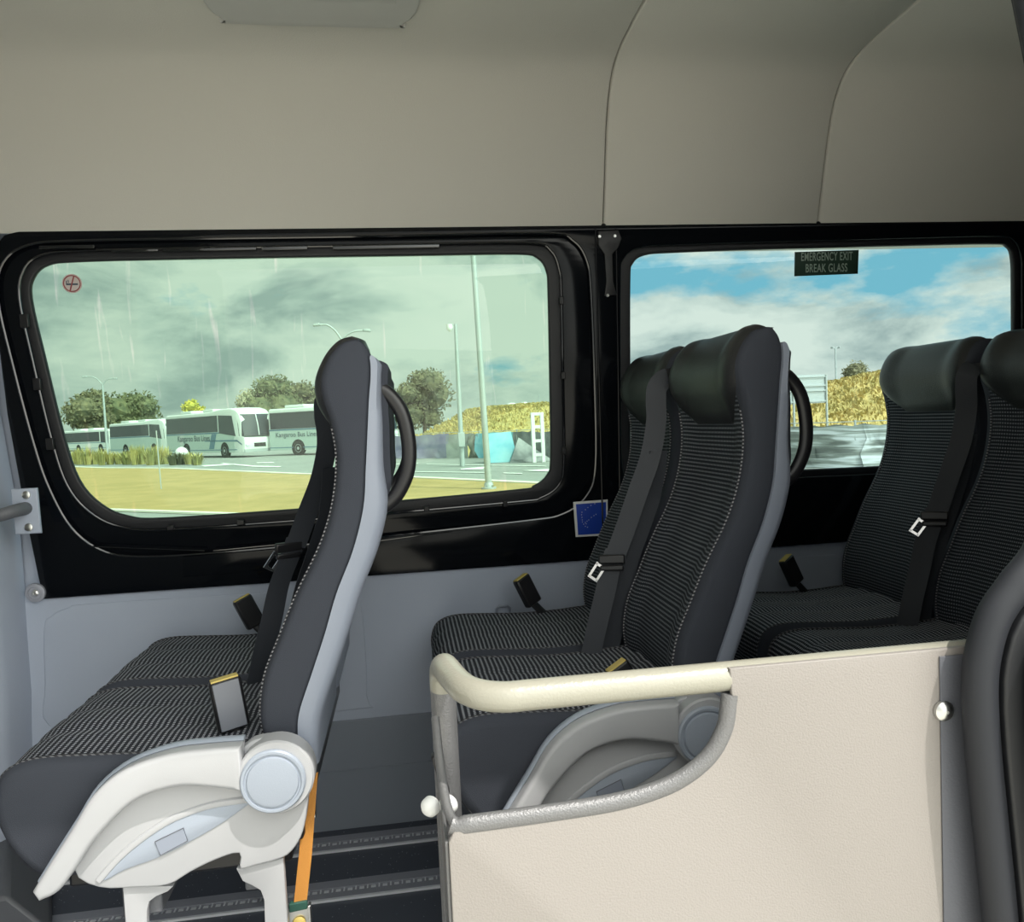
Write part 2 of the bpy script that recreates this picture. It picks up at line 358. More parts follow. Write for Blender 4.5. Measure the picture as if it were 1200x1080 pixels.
# raised field of the front lining panel
def LP(px,py,y=2.303): 
    q=at(px,py,1,y); return (q.x,q.z)
fld=[LP(52,735),LP(60,722),LP(80,712),LP(120,706),(-.22,.725),(-.16,.70),(-.155,.40),(-.2,.36),(-.85,.36),LP(58,850),LP(53,800)]
plate('raised_field',[(p.x,p.y) for p in cat([(a,b,0) for a,b in fld],4,True)],[],lambda u,v,w:Vector((u,2.305-w*.8,v)),.006,M['trimgrey'],low,.003)
fld=[(.85,.715),(2.4,.715),(2.45,.69),(2.45,.38),(2.4,.35),(.85,.35),(.80,.38),(.80,.69)]
plate('raised_field',[(p.x,p.y) for p in cat([(a,b,0) for a,b in fld],4,True)],[],lambda u,v,w:Vector((u,2.305-w*.8,v)),.006,M['trimgrey'],low,.003)
for z in (.18,):
    mb=MB(); mb.tube([(-2.4,2.299,z),(0,2.299,z),(3.2,2.299,z)],.0015,6); mb.build('panel_seam',M['lowgrey'],low)
# round anchor bolt at the lower left
ab=empty('anchor_bolt',tuple(wpx(42,694)),'round chromed belt anchor bolt low on black wall at the left','bolt')
mb=MB(); mb.lathe(wpx(42,694,.0),NN,[(.027,0),(.026,.006),(.018,.008),(.017,.005)],24); mb.build('washer',M['rail'],ab)
mb=MB(); mb.lathe(wpx(42,694,.003),NN,[(.010,0),(.0095,.007),(.005,.009),(.004,.006)],6); mb.build('bolt_head',M['steel'],ab,ang=20)
# little coat hooks on the lining above the far cushions
for i,(px,py,lb) in enumerate([(246,752,'small grey plastic clip on side lining above first bench'),(590,716,'small grey plastic clip on side lining above middle bench')]):
    p=at(px,py,1,2.29); mb=MB(); mb.tube([p+Vector((-.02,0.01,-.012)),p+Vector((-.02,0,.008)),p+Vector((-.012,0,.016)),p+Vector((.012,0,.016)),p+Vector((.02,0,.008)),p+Vector((.02,0.01,-.012))],.004,8)
    o=mb.build('lining_clip',M['shell']); tag(o,lb,'clip')
# headliner
prof=[(2.236,1.758),(2.213,1.84),(2.17,1.985),(2.145,2.05),(2.115,2.10),(2.075,2.137),(2.02,2.158),(1.92,2.168),(1.75,2.172),(1.3,2.175),(.75,2.16)]
pf=cat([(0,a,b) for a,b in prof],5)
ceil=empty('ceiling',(0,1.5,2.17),None,None); struct(ceil)
def liner(x0,x1):
    rings=[]
    for x,d in [(x0,.012),(x0+.0012,.006),(x0+.003,.002),(x0+.007,0),(x1-.007,0),(x1-.003,.002),(x1-.0012,.006),(x1,.012)]:
        R=[]
        for i,p in enumerate(pf):
            a=pf[max(i-1,0)];b=pf[min(i+1,len(pf)-1)];t=(b-a).normalized(); n=Vector((0,t.z,-t.y)) ; n=n if n.y>0 or n.z>0 else -n
            R.append(Vector((x,p.y,p.z))+n*d)
        rings.append(R)
    mb=MB(); mb.loft(rings,False,False); return mb.build('headliner_panel',M['liner'],ceil,ang=60)
xs=[-2.4,.6105,1.2874,3.2]
for a,b_ in zip(xs[:-1],xs[1:]): liner(a+.0007,b_-.0007)
mb=MB(); R=[[Vector((x,p.y+.02*(1 if i<30 else 0),p.z+.02)) for i,p in enumerate(pf)] for x in(-2.4,3.2)]; mb.loft(R,False,False); mb.build('backing',M['blackmat'],ceil)
# roof outer skin so no daylight leaks
mb=MB(); mb.box((-2.4,.70,2.24),(3.2,2.42,2.28)); mb.box((-2.4,2.36,1.72),(3.2,2.42,2.25)); mb.build('roof_skin',M['buswhite'],ceil,smooth=False)
# ceiling tray / lamp housing
M['lampg']=mat('pale grey lamp plastic',(.50,.50,.48),.5)
lamp=empty('ceiling_lamp_housing',(-.15,1.78,2.17),'flat grey lamp housing on the headliner above the first bench','lamp')
o2=[(p.x,p.y) for p in cat([(-.345,1.915,0),(.02,1.918,0),(.045,1.90,0),(.085,1.80,0),(.085,1.45,0),(.05,1.42,0),(-.36,1.42,0),(-.395,1.45,0),(-.395,1.80,0),(-.37,1.895,0)],4,True)]
plate('housing',o2,[],lambda u,v,w:Vector((u,v,2.173-w*.9)),.022,M['lampg'],lamp,.007)
o3=[(-.33,1.80),(.03,1.80),(.03,1.5),(-.33,1.5)]
plate('lens',o3,[],lambda u,v,w:Vector((u,v,2.154-w)),.002,M['lampg'],lamp,.0018)
# floor
fl=empty('floor',(0,1.5,0),None,None); struct(fl)
mb=MB(); mb.box((-2.4,.80,-.05),(3.2,2.32,0)); mb.build('floor_vinyl',M['floor'],fl,smooth=False)
for k,(ya,yb) in enumerate([(2.175,2.258),(1.945,2.03)]):
    r=empty('seat_track',(0,(ya+yb)/2,0),['slotted grey seat track in the floor nearest the side wall','slotted grey seat track in the floor, second from side wall','slotted grey seat track under the aisle side seat legs'][k],'seat track','floor seat tracks')
    yc=(ya+yb)/2
    mb=MB(); mb.box((-2.4,ya+.008,-.001),(3.2,yc-.010,.005)); mb.box((-2.4,yc+.010,-.001),(3.2,yb,.005)); mb.box((-2.4,yc-.0095,-.001),(3.2,yc+.0095,.0012)); mb.build('rail',M['rail'],r,smooth=False)
    mb=MB(); mb.box((-2.4,ya,0),(3.2,ya+.008,.006)); mb.build('bright_edging',M['alu'],r,smooth=False)
    mb=MB(); x=-1.2
    while x<1.6:
        mb.box((x,yc-.006,.001),(x+.012,yc+.003,.0042)); mb.box((x+.019,yc-.007,.001),(x+.0225,yc+.007,.0045)); x+=.030
    mb.build('slot_teeth',M['alu'],r,smooth=False)
# near side of the bus: header and rear quarter panel with the door seal
near=empty('wall_near',(.8,.7,0),None,None); struct(near)
mb=MB(); mb.box((-2.4,.70,2.03),(3.2,.76,2.24)); mb.box((-2.4,.64,-.5),(-.95,.74,2.1)); mb.build('door_header',M['liner'],near,smooth=False)
seal=[(1178,1180),(1172,1080),(1160,960),(1152,880),(1148,810),(1152,765),(1165,722),(1190,685),(1222,640),(1240,560),(1248,440),(1242,250),(1232,120),(1215,20),(1195,-60),(1150,-140)]
SY=.805
SP=[at(px,py,1,SY) for px,py in seal]; SP=[Vector((SP[0].x+.003,SY,-.3))]+SP
sp=cat(SP,6)
# black quarter panel: its edge runs just outside the seal
def offpath(P,d):
    out=[]
    for i,p in enumerate(P):
        t=(P[min(i+1,len(P)-1)]-P[max(i-1,0)]); t.y=0; t.normalize(); out.append(p+Vector((t.z,0,-t.x))*d)
    return out
q=offpath(sp,.040)[::4]; q=[p for p in q if p.z<2.1]
pl=[(p.x,p.z) for p in q]+[(3.2,2.1),(3.2,-.5),(q[0].x,-.5)]
plate('quarter_panel',pl,[],lambda u,v,w:Vector((u,.755+w,v)),.03,M['blackgloss'],near,.005)
q=offpath(sp,.020)[::4]; q=[p for p in q if p.z<2.1]
pl=[(p.x,p.z) for p in q]+[(3.2,2.1),(3.2,-.5),(q[0].x,-.5)]
plate('inner_lining',pl,[],lambda u,v,w:Vector((u,.79+w,v)),.03,M['blackmat'],near,.004)
mb=MB(); mb.tube([p+Vector((0,-.0,0)) for p in sp],.017,14,updir=(0,1,0),ry=.0205)
dseal=mb.build('door_seal',M['rubber'])
tag(dseal,'thick dark rubber door seal curving down the right edge','seal')
mb=MB(); mb.tube([Vector((p.x,.752,p.z)) for p in offpath(sp,.058) if p.z<2.0],.0035,8); mb.build('panel_edge_ridge',M['blackridge'],near)
mb=MB(); mb.tube([p+Vector((0,.02,0)) for p in offpath(sp,.004)],.009,10); s2=mb.build('seal_lip',M['rubber'],dseal)
# rear end wall
mb=MB(); mb.box((3.2,.6,-.5),(3.25,2.4,2.25)); struct(mb.build('wall_rear',M['darkgrey'],smooth=False))
mb=MB(); mb.box((-2.45,.7,-.5),(-2.4,2.4,.95)); mb.box((-2.45,.7,1.62),(-2.4,2.4,2.25)); mb.box((-2.45,.7,.9),(-2.4,.95,1.7)); mb.box((-2.45,2.15,.9),(-2.4,2.4,1.7)); struct(mb.build('wall_front',M['darkgrey'],smooth=False))
# left B pillar with grab rail
pil=empty('trim_1',(-1.05,2.05,0),None,None); struct(pil)
rings=[]
pxs=[(0,1040,50),(.03,1030,46),(.08,1015,40),(.16,985,22),(.30,930,14),(.5,850,38),(.8,740,29),(1.0,620,22),(1.28,480,1),(1.5,380,-12),(1.8,270,-26)]
pxs=[(0,45),(.03,43),(.08,38),(.14,40),(.5,38),(.8,29),(1.0,22),(1.28,1),(1.5,-10),(1.8,-24)]
def px2x(px,z,Y):
    lo,hi=-3,3
    for _ in range(40):
        m_=(lo+hi)/2; q=Vector((m_,Y,z))-EYE
        if 600+F*q.dot(RR)/q.dot(fw)<px: lo=m_
        else: hi=m_
    return lo
for z,px in pxs:
    y0,y1,r=2.16,2.31,.03
    x1=px2x(px,z,y1); rings.append([(-1.75,y0,z),(x1-.05,y0,z),(x1-.02,y0+.012,z),(x1-.006,y0+.04,z),(x1,y1,z),(-1.75,y1,z)])
mb=MB(); mb.loft(rings); mb.build('pillar_cover',M['trimgrey'],pil,ang=50)
rings=[[(-1.7,y,0),(px2x(62,0,y),y,0),(px2x(58,.05,y),y,.05),(px2x(20,.13,y)-.02,y,.14),(-1.7,y,.14)] for y in(1.9,2.2)]
mb=MB(); mb.loft(rings); mb.build('pillar_foot',M['darkgrey'],pil,bevel=.01)
gr=empty('grab_rail',(-1.05,2.15,1.0),'dark grey grab rail end with bolted plate on left pillar','grab rail')
bc=at(30,600,1,2.15)
plate('mount_plate',[(bc.x-.032,bc.z-.058),(bc.x+.032,bc.z-.058),(bc.x+.030,bc.z+.062),(bc.x-.034,bc.z+.062)],[],lambda u,v,w:Vector((u,2.165-w,v)),.012,M['trimgrey'],gr,.005)
mb=MB(); mb.tube(cat([bc+Vector((.0,.01,.01)),bc+Vector((-.01,-.03,.008)),bc+Vector((-.04,-.05,.0)),bc+Vector((-.12,-.05,-.012)),bc+Vector((-.5,-.05,-.05))],5),.017,14); mb.build('rail',M['darkgrey'],gr)
for dz in(-.04,.045):
    mb=MB(); mb.lathe(bc+Vector((.004,.004,dz)),(0,-1,0),[(.011,0),(.010,.005),(.004,.007)],16); mb.build('bolt',M['steel'],gr)
# ------------------------------------------------------------------ stickers
es=empty('emergency_sign',tuple(wpx(969,308,-.034)),'small dark green emergency exit sign stuck on the right window','sign')
plate('sign_plate',[W(932,295,-.034),W(1007,292.5,-.034),W(1006,320.5,-.034),W(931.5,323.5,-.034)],[],lambda u,v,w:wp(u,v,-.0385+w),.002,M['sign'],es,.0004)
for body,px,py,sz in [('EMERGENCY EXIT',969.5,300.7,.0315),('BREAK GLASS',969,314.2,.0315)]:
    c=W(px,py,-.034); text('lettering',body,lambda u,v,w,c=c:wp(c[0]+u,c[1]+v,-.0362+w),sz*1.16,M['signtext'],es,.555 if 'EMER' in body else .60,space=1.08)
ns=empty('no_smoking_sticker',tuple(wpx(84,332,-.034)),'round red and white no smoking sticker in corner of left window','sticker')
c=W(84,332,-.036)
mb=MB(); mb.lathe(wp(c[0],c[1],-.0388),NN,[(.026,0),(.026,.0006)],32); mb.build('disc',mat('pale pink film',(.62,.55,.52),.5),ns)
mb=MB(); mb.tube([wp(c[0]+.0215*math.cos(a*PI/16),c[1]+.0215*math.sin(a*PI/16),-.038) for a in range(32)],.0016,6,closed=True)
mb.tube([wp(c[0]-.007,c[1]-.021,-.038),wp(c[0]+.007,c[1]+.021,-.038)],.0018,6); mb.build('red_ring',M['red'],ns)
mb=MB(); mb.obox(wp(c[0]+.001,c[1]-.002,-.0379),EX,EY,NN,(.014,.0022,.0005)); mb.obox(wp(c[0]-.014,c[1]+.002,-.0379),EX,EY,NN,(.0012,.006,.0005)); mb.obox(wp(c[0]-.009,c[1]+.006,-.0379),EX,EY,NN,(.001,.004,.0005)); mb.build('cigarette_mark',M['busgreytext'],ns)
st=empty('blue_sticker',tuple(wpx(692,608,.001)),'square blue sticker with white border and dotted outline on pillar beside middle bench','sticker')
plate('border',[W(671.5,588),W(712,585),W(712,627),W(674.5,629)],[],lambda u,v,w:wp(u,v,w+.0005),.001,M['white'],st,.0002)
plate('blue_field',[W(674.8,590.5),W(710,588),W(710,624.5),W(677.3,626.5)],[],lambda u,v,w:wp(u,v,w+.0015),.001,M['blue'],st,.0002)
mb=MB()
for p in [(697,590),(692.5,592),(689,594.5),(686,597),(682,600),(681.5,603),(682,606),(682.3,609),(682.5,611.5),(684,614),(686,612),(688,610.5),(690,609),(693,606),(696,604),(698.5,602.5),(686,616.5),(688.5,617.5),(687,613.5)]:
    mb.obox(wpx(*p,.0028),EX,EY,NN,(.0011,.0011,.0003))
mb.build('dotted_outline',M['white'],st,smooth=False)
# ------------------------------------------------------------------ the double seats
HX=-.263
NY0,NY1,FY0,FY1=1.38,1.765,1.79,2.175
Fp=[(-.005,.60),(-.014,.645),(-.02,.70),(-.008,.767),(.021,.833),(.055,.907),(.102,.994),(.128,1.068),(.139,1.143),(.134,1.204),(.120,1.256),(.119,1.29),(.134,1.326),(.156,1.350),(.178,1.357)]
Bp=[(.045,.60),(.050,.65),(.055,.70),(.082,.772),(.108,.84),(.132,.91),(.165,.985),(.187,1.06),(.195,1.13),(.202,1.20),(.207,1.25),(.212,1.29),(.212,1.315),(.206,1.337),(.193,1.353)]
Sp=[(.078,.60),(.082,.65),(.092,.70),(.12,.772),(.146,.84),(.172,.91),(.205,.985),(.225,1.06),(.222,1.13),(.224,1.20),(.224,1.25),(.226,1.29),(.228,1.308),(.224,1.322),(.218,1.328)]
FF=cat([(a,0,b) for a,b in Fp],6); BB=cat([(a,0,b) for a,b in Bp],6); SS=cat([(a,0,b) for a,b in Sp],6)
arcF=[0]
for i in range(1,len(FF)): arcF.append(arcF[-1]+(FF[i]-FF[i-1]).length)
def front_depth(y,Wd,z):
    e=min(y,Wd-y); d=0
    if e<.03: d+= .016*(1-math.sqrt(max(0,1-(1-e/.03)**2)))
    c_=min(1,max(0,(e-.045)/.06)); d+=.013*(c_*c_*(3-2*c_))
    if e>.07:
        for zc,am in((1.055,.006),(.93,.006),(.80,.004)): d+=am*math.exp(-((z-zc-.012*math.sin(PI*e/Wd))/.006)**2)
    return d
def backrest(y0,y1,root):
    Wd=y1-y0; ny=30; rings=[];uvs=[]
    ys=[.0,.004,.010,.018,.024,.030]+[.03+(Wd-.06)*k/(ny-1) for k in range(1,ny-1)]+[Wd-.03,Wd-.024,Wd-.018,Wd-.010,Wd-.004,Wd]
    nfront=len(ys)
    for i,(f,b) in enumerate(zip(FF,BB)):
        d=(b-f); Ld=d.length; d.normalize(); R=[];U=[]
        for y in ys: R.append(f+d*front_depth(y,Wd,f.z)+Vector((0,y0+y,0))); U.append((y,arcF[i]))
        rb=min(.012,Ld*.3)
        for y,k in [(Wd,Ld-rb),(Wd-.004,Ld-rb*.3),(Wd-.012,Ld),(.012,Ld),(.004,Ld-rb*.3),(0,Ld-rb)]: R.append(f+d*k+Vector((0,y0+y,0))); U.append((y,k))
        rings.append([p+Vector((HX,0,0)) for p in R]); uvs.append(U)
    mb=MB(); mb.loft(rings,True,True,lambda i,j:1 if (5<=j<nfront-6 and FF[i].z<1.27) else 0,uvs)
    bk=mb.build('backrest',[M['bfab'],M['back']],root,ang=50)
    # headrest pad
    rings=[]; n0=next(i for i,p in enumerate(FF) if p.z>1.165)
    idx=list(range(n0,len(FF)))
    for k,i in enumerate(idx):
        f=FF[i];b=BB[i];t=(FF[min(i+1,len(FF)-1)]-FF[i-1]).normalized(); nrm=Vector((t.z,0,-t.x)); nrm=nrm if nrm.x<0 or nrm.z>0 and k>len(idx)-8 else -nrm
        nrm=Vector((-abs(t.z),0,abs(t.x))) if f.z>1.29 else Vector((-t.z,0,t.x)); 
        s=min(1,k/10); hw=(Wd/2-.010)*(.56+.44*math.sin(s*PI/2)); e=math.sin(min(1,k/3)*PI/2)
        R=[]
        d=(b-f).normalized()
        for j in range(25):
            u=-1+2*j/24; y=Wd/2+u*hw
            puff=(.011+.007*math.exp(-((f.z-1.25)/.05)**2))*(1-abs(u)**6)*e + .001
            if j in(0,24): puff=-.004
            R.append(f+d*front_depth(y,Wd,9)+nrm*puff+Vector((HX,y0+y,0)))
        rings.append(R)
    # back of pad tucks to the rear of the crown
    R=[p+Vector((.010,0,-.003)) for p in rings[-1]]; rings.append(R)
    R=[p+Vector((.001,0,-.010)) for p in R]; rings.append(R)
    mb=MB(); mb.loft(rings,False,False); hp=mb.build('headrest',M['leather'],root,ang=70)
    # piping along both front corners
    for e,sg in((.027,1),(Wd-.027,-1)):
        mb=MB(); P=[]
        for i,(f,b) in enumerate(zip(FF,BB)):
            if i<6 or f.z>1.21: continue
            d=(b-f).normalized(); P.append(f+d*(front_depth(e,Wd,f.z)-.0015)+Vector((HX,y0+e,0)))
        mb.tube(P,.0017,6,updir=(0,1,0)); mb.build('piping',M['piping'],bk)
    # shell at the back
    rings=[]
    for b,s in zip(BB,SS):
        if b.z>1.322: continue
        d=(s-b); Ld=d.length; d.normalize(); R=[]
        for y,k in [(-.004,-.004),(-.004,Ld*.5),(.004,Ld*.85),(.018,Ld),(Wd-.018,Ld),(Wd-.004,Ld*.85),(Wd+.004,Ld*.5),(Wd+.004,-.004)]: R.append(b+d*k+Vector((HX,y0+y,0)))
        rings.append(R)
    q0=rings[-1]; ce=sum((Vector(v) for v in q0),Vector())/len(q0); rings.append([Vector(v).lerp(Vector((ce.x,v.y,ce.z)),.35)+Vector((-.003,0,.007)) for v in q0]); rings.append([Vector(v).lerp(Vector((ce.x,v.y,ce.z)),.8)+Vector((-.006,0,.010)) for v in q0])
    mb=MB(); mb.loft(rings,True,True); mb.build('back_shell',M['shell'],root,ang=50)
    # dark panel in the upper shell
    rings=[]
    ii=[i for i,p in enumerate(SS) if 1.06<p.z<1.32]
    for k,i in enumerate(ii):
        s=SS[i]; b=.011*math.sin(min(1,min(k,len(ii)-1-k)/4)*PI/2)
        rings.append([s+Vector((HX-.004,y0+.014,0)),s+Vector((HX+b,y0+.024,0)),s+Vector((HX+b*1.2,y0+Wd/2,0)),s+Vector((HX+b,y0+Wd-.024,0)),s+Vector((HX-.004,y0+Wd-.014,0))])
    mb=MB(); mb.loft(rings,False,False); mb.build('shell_insert',M['bfab'],root,ang=50)
    return bk
def piping_mat():
    mt,N,L,b=nt('dotted stitching'); setin(b,'Roughness',.8)
    tc=N.new('ShaderNodeTexCoord'); sp_=N.new('ShaderNodeSeparateXYZ'); L.new(tc.outputs['Object'],sp_.inputs[0])
    a=N.new('ShaderNodeMath'); a.operation='DIVIDE'; a.inputs[1].default_value=.007; L.new(sp_.outputs['Z'],a.inputs[0])
    f=N.new('ShaderNodeMath'); f.operation='FRACT'; L.new(a.outputs[0],f.inputs[0])
    l=N.new('ShaderNodeMath'); l.operation='LESS_THAN'; l.inputs[1].default_value=.45; L.new(f.outputs[0],l.inputs[0])
    mx=N.new('ShaderNodeMix'); mx.data_type='RGBA'; mx.inputs['A'].default_value=(.02,.02,.025,1); mx.inputs['B'].default_value=(.30,.30,.32,1)
    L.new(l.outputs[0],mx.inputs['Factor']); L.new(mx.outputs['Result'],b.inputs['Base Color']); return mt
M['piping']=piping_mat()
XZ=lambda q,y:Vector((HX+q[0],y,q[1]))
def cushion(y0,y1,root):
    P=[(.02,.645),(-.03,.652),(-.1,.648),(-.2,.647),(-.3,.653),(-.38,.657),(-.425,.650),(-.452,.630),(-.463,.59),(-.457,.545),(-.44,.505),(-.415,.470),(-.39,.452),(-.36,.447),(-.2,.45),(-.05,.46),(.015,.50)]
    Pc=[(p.x,p.y) for p in cat([(a,b,0) for a,b in P],5,True)]
    mb=MB(); n=len(Pc)
    lo,hi=2,62
    k=5
    # rings with crown: many across the width
    rings=[];uvs=[];Wd=y1-y0;PP=[Vector(p) for p in Pc]; arc=[0]
    for i in range(1,n): arc.append(arc[-1]+(PP[i]-PP[i-1]).length)
    st=[(0,.020),(.003,.009),(.009,.002),(.015,-.001),(.020,.0015)]+[(.02+(Wd-.04)*q/12,-.006*math.sin(PI*q/12)*1.0+.001+ (.004 if q in(4,8) else 0)) for q in range(1,12)]+[(Wd-.020,.0015),(Wd-.015,-.001),(Wd-.009,.002),(Wd-.003,.009),(Wd,.020)]
    for y,d in st:
        Q=inset(PP,d); rings.append([XZ(q,y0+y) for q in Q]); uvs.append([(y,a) for a in arc])
    mb.loft(rings,True,True,lambda i,j:1 if (3<=i<len(st)-4 and lo<=j<hi) else 0,uvs)
    c=mb.build('seat_cushion',[M['bfab'],M['cush']],root,ang=50)
    for yy in(y0+.017,y1-.017):
        mb=MB(); Q=inset(PP,-.001); mb.tube([XZ(Q[j],yy) for j in range(lo,hi)],.0022,6,updir=(0,1,0)); mb.build('piping',M['pipingx'],c)
def pipingx():
    mt,N,L,b=nt('dotted cushion stitching'); setin(b,'Roughness',.8)
    tc=N.new('ShaderNodeTexCoord'); w_=N.new('ShaderNodeTexWave'); w_.inputs['Scale'].default_value=50; w_.bands_direction='DIAGONAL'
    L.new(tc.outputs['Object'],w_.inputs['Vector']); cr=N.new('ShaderNodeValToRGB'); cr.color_ramp.interpolation='CONSTANT'
    cr.color_ramp.elements[0].color=(.02,.02,.025,1); cr.color_ramp.elements[1].position=.5; cr.color_ramp.elements[1].color=(.12,.12,.13,1)
    L.new(w_.outputs['Fac'],cr.inputs[0]); L.new(cr.outputs[0],b.inputs['Base Color']); return mt
M['pipingx']=pipingx()
def ribbon(mb,pts,wd,half,t=.0008):
    """flat webbing: pts path, wd list of width directions"""
    rings=[]
    P=[Vector(p) for p in pts]
    for i,p in enumerate(P):
        tt=(P[min(i+1,len(P)-1)]-P[max(i-1,0)]).normalized(); w_=Vector(wd[i]); w_=(w_-tt*w_.dot(tt)).normalized(); n=tt.cross(w_)
        rings.append([p+w_*half+n*t,p-w_*half+n*t,p-w_*half-n*t,p+w_*half-n*t])
    mb.loft(rings)
def belt(root,yo,wdir,zs,dx=0,ox=0):
    # webbing runs from the shoulder of the backrest to the hip, the tongue rests half way
    W0=Vector(wdir).normalized(); hx=HX+dx
    path=cat([(a-.024,b,c) for a,b,c in [(.18,1.275,.004),(.14,1.285,.004),(.112,1.265,.002),(.106,1.23,0),(.104,1.18,-.002),(.085,1.10,-.006),(.052,1.02,-.008),(.015,.93,-.010),(-.015,.86,-.012),(-.034,.79,-.014),(-.058,.71,-.016),(-.075,.645,-.018)]],6)
    up=[p for p in path if p.y>=zs-.01]; lo=[p for p in path if p.y<=zs+.02]
    mk=lambda P,o=0: [Vector((hx+p.x+o+ox*min(1,max(0,(1.26-p.y)/.1)),yo+p.z,p.y)) for p in P]
    U=mk(up); wd=[W0+Vector((0,.55*math.exp(-i/9),0))+Vector((.12*math.sin(i*.35),0,0)) for i in range(len(U))]
    mb=MB(); ribbon(mb,U,wd,.0235); b=mb.build('seat_belt',M['belt'],root)
    Lw=mk(lo,-.004); mb=MB(); ribbon(mb,Lw,[W0+Vector((0,.10*math.sin(i*.3),0)) for i in range(len(Lw))],.0235); mb.build('lower_webbing',M['belt'],b)
    L2=[p+Vector((.030*min(1,k/8),.02*min(1,k/8),0)) for k,p in enumerate(mk([q for q in path if q.y<=1.12],.016))]
    mb=MB(); ribbon(mb,L2,[W0*.8+Vector((.2*math.sin(i*.25),.25,0)) for i in range(len(L2))],.0225); mb.build('lower_webbing',M['belt'],b)
    c0=min(path,key=lambda p:abs(p.y-zs)); c=Vector((hx+c0.x-.004,yo+c0.z,zs)); up_=Vector((.42,0,.9)).normalized(); up_=(up_-W0*up_.dot(W0)).normalized(); nn=W0.cross(up_)
    if nn.y>0: nn=-nn
    mb=MB(); mb.obox(c+nn*.004,W0,up_,nn,(.031,.011,.006)); mb.obox(c+nn*.004-up_*.020,W0,up_,nn,(.028,.007,.006)); mb.build('belt_slider',M['hard'],b,bevel=.004)
    mb=MB(); t_=c+nn*.006-W0*.016; u2=(up_*.82+W0*.55).normalized(); w2=(W0-u2*W0.dot(u2)).normalized()
    for sgn in(-1,1): mb.obox(t_-u2*.034+w2*(.010*sgn),w2,u2,nn,(.0028,.020,.0015))
    for q in(.052,.018): mb.obox(t_-u2*q,w2,u2,nn,(.0128,.003,.0015))
    mb.build('belt_tongue',M['chrome'],b,label='chrome tongue')
def buckle(root,c,tilt,face,yturn,sc=1):
    c=Vector(c); up=Vector((math.sin(tilt),0,math.cos(tilt))); side=Vector((math.cos(yturn)*math.cos(tilt),math.sin(yturn),-math.sin(tilt)*math.cos(yturn))); side=(side-up*side.dot(up)).normalized(); n=side.cross(up)
    b=MB().obox(c,side,up,n,(.027*sc,.046*sc,.013)).build('belt_buckle',M['hard'],root,bevel=.006)
    if n.y>0: n=-n
    MB().obox(c+n*.0125,side,up,n,(.022*sc,.042*sc,.0015)).build('face_plate',face,b,bevel=.0012)
    MB().obox(c+up*.046*sc,side,up,n,(.023*sc,.002,.010)).build('release_button',M['gold'],b,bevel=.001,label='yellow release button')
    mb=MB(); mb.tube(cat([c-up*.044*sc,c-up*.06*sc+Vector((.006,0,0)),c-up*.085*sc+Vector((.03,0,-.015))],4),.005,8,ry=.012,updir=n); mb.build('stalk',M['hard'],b)
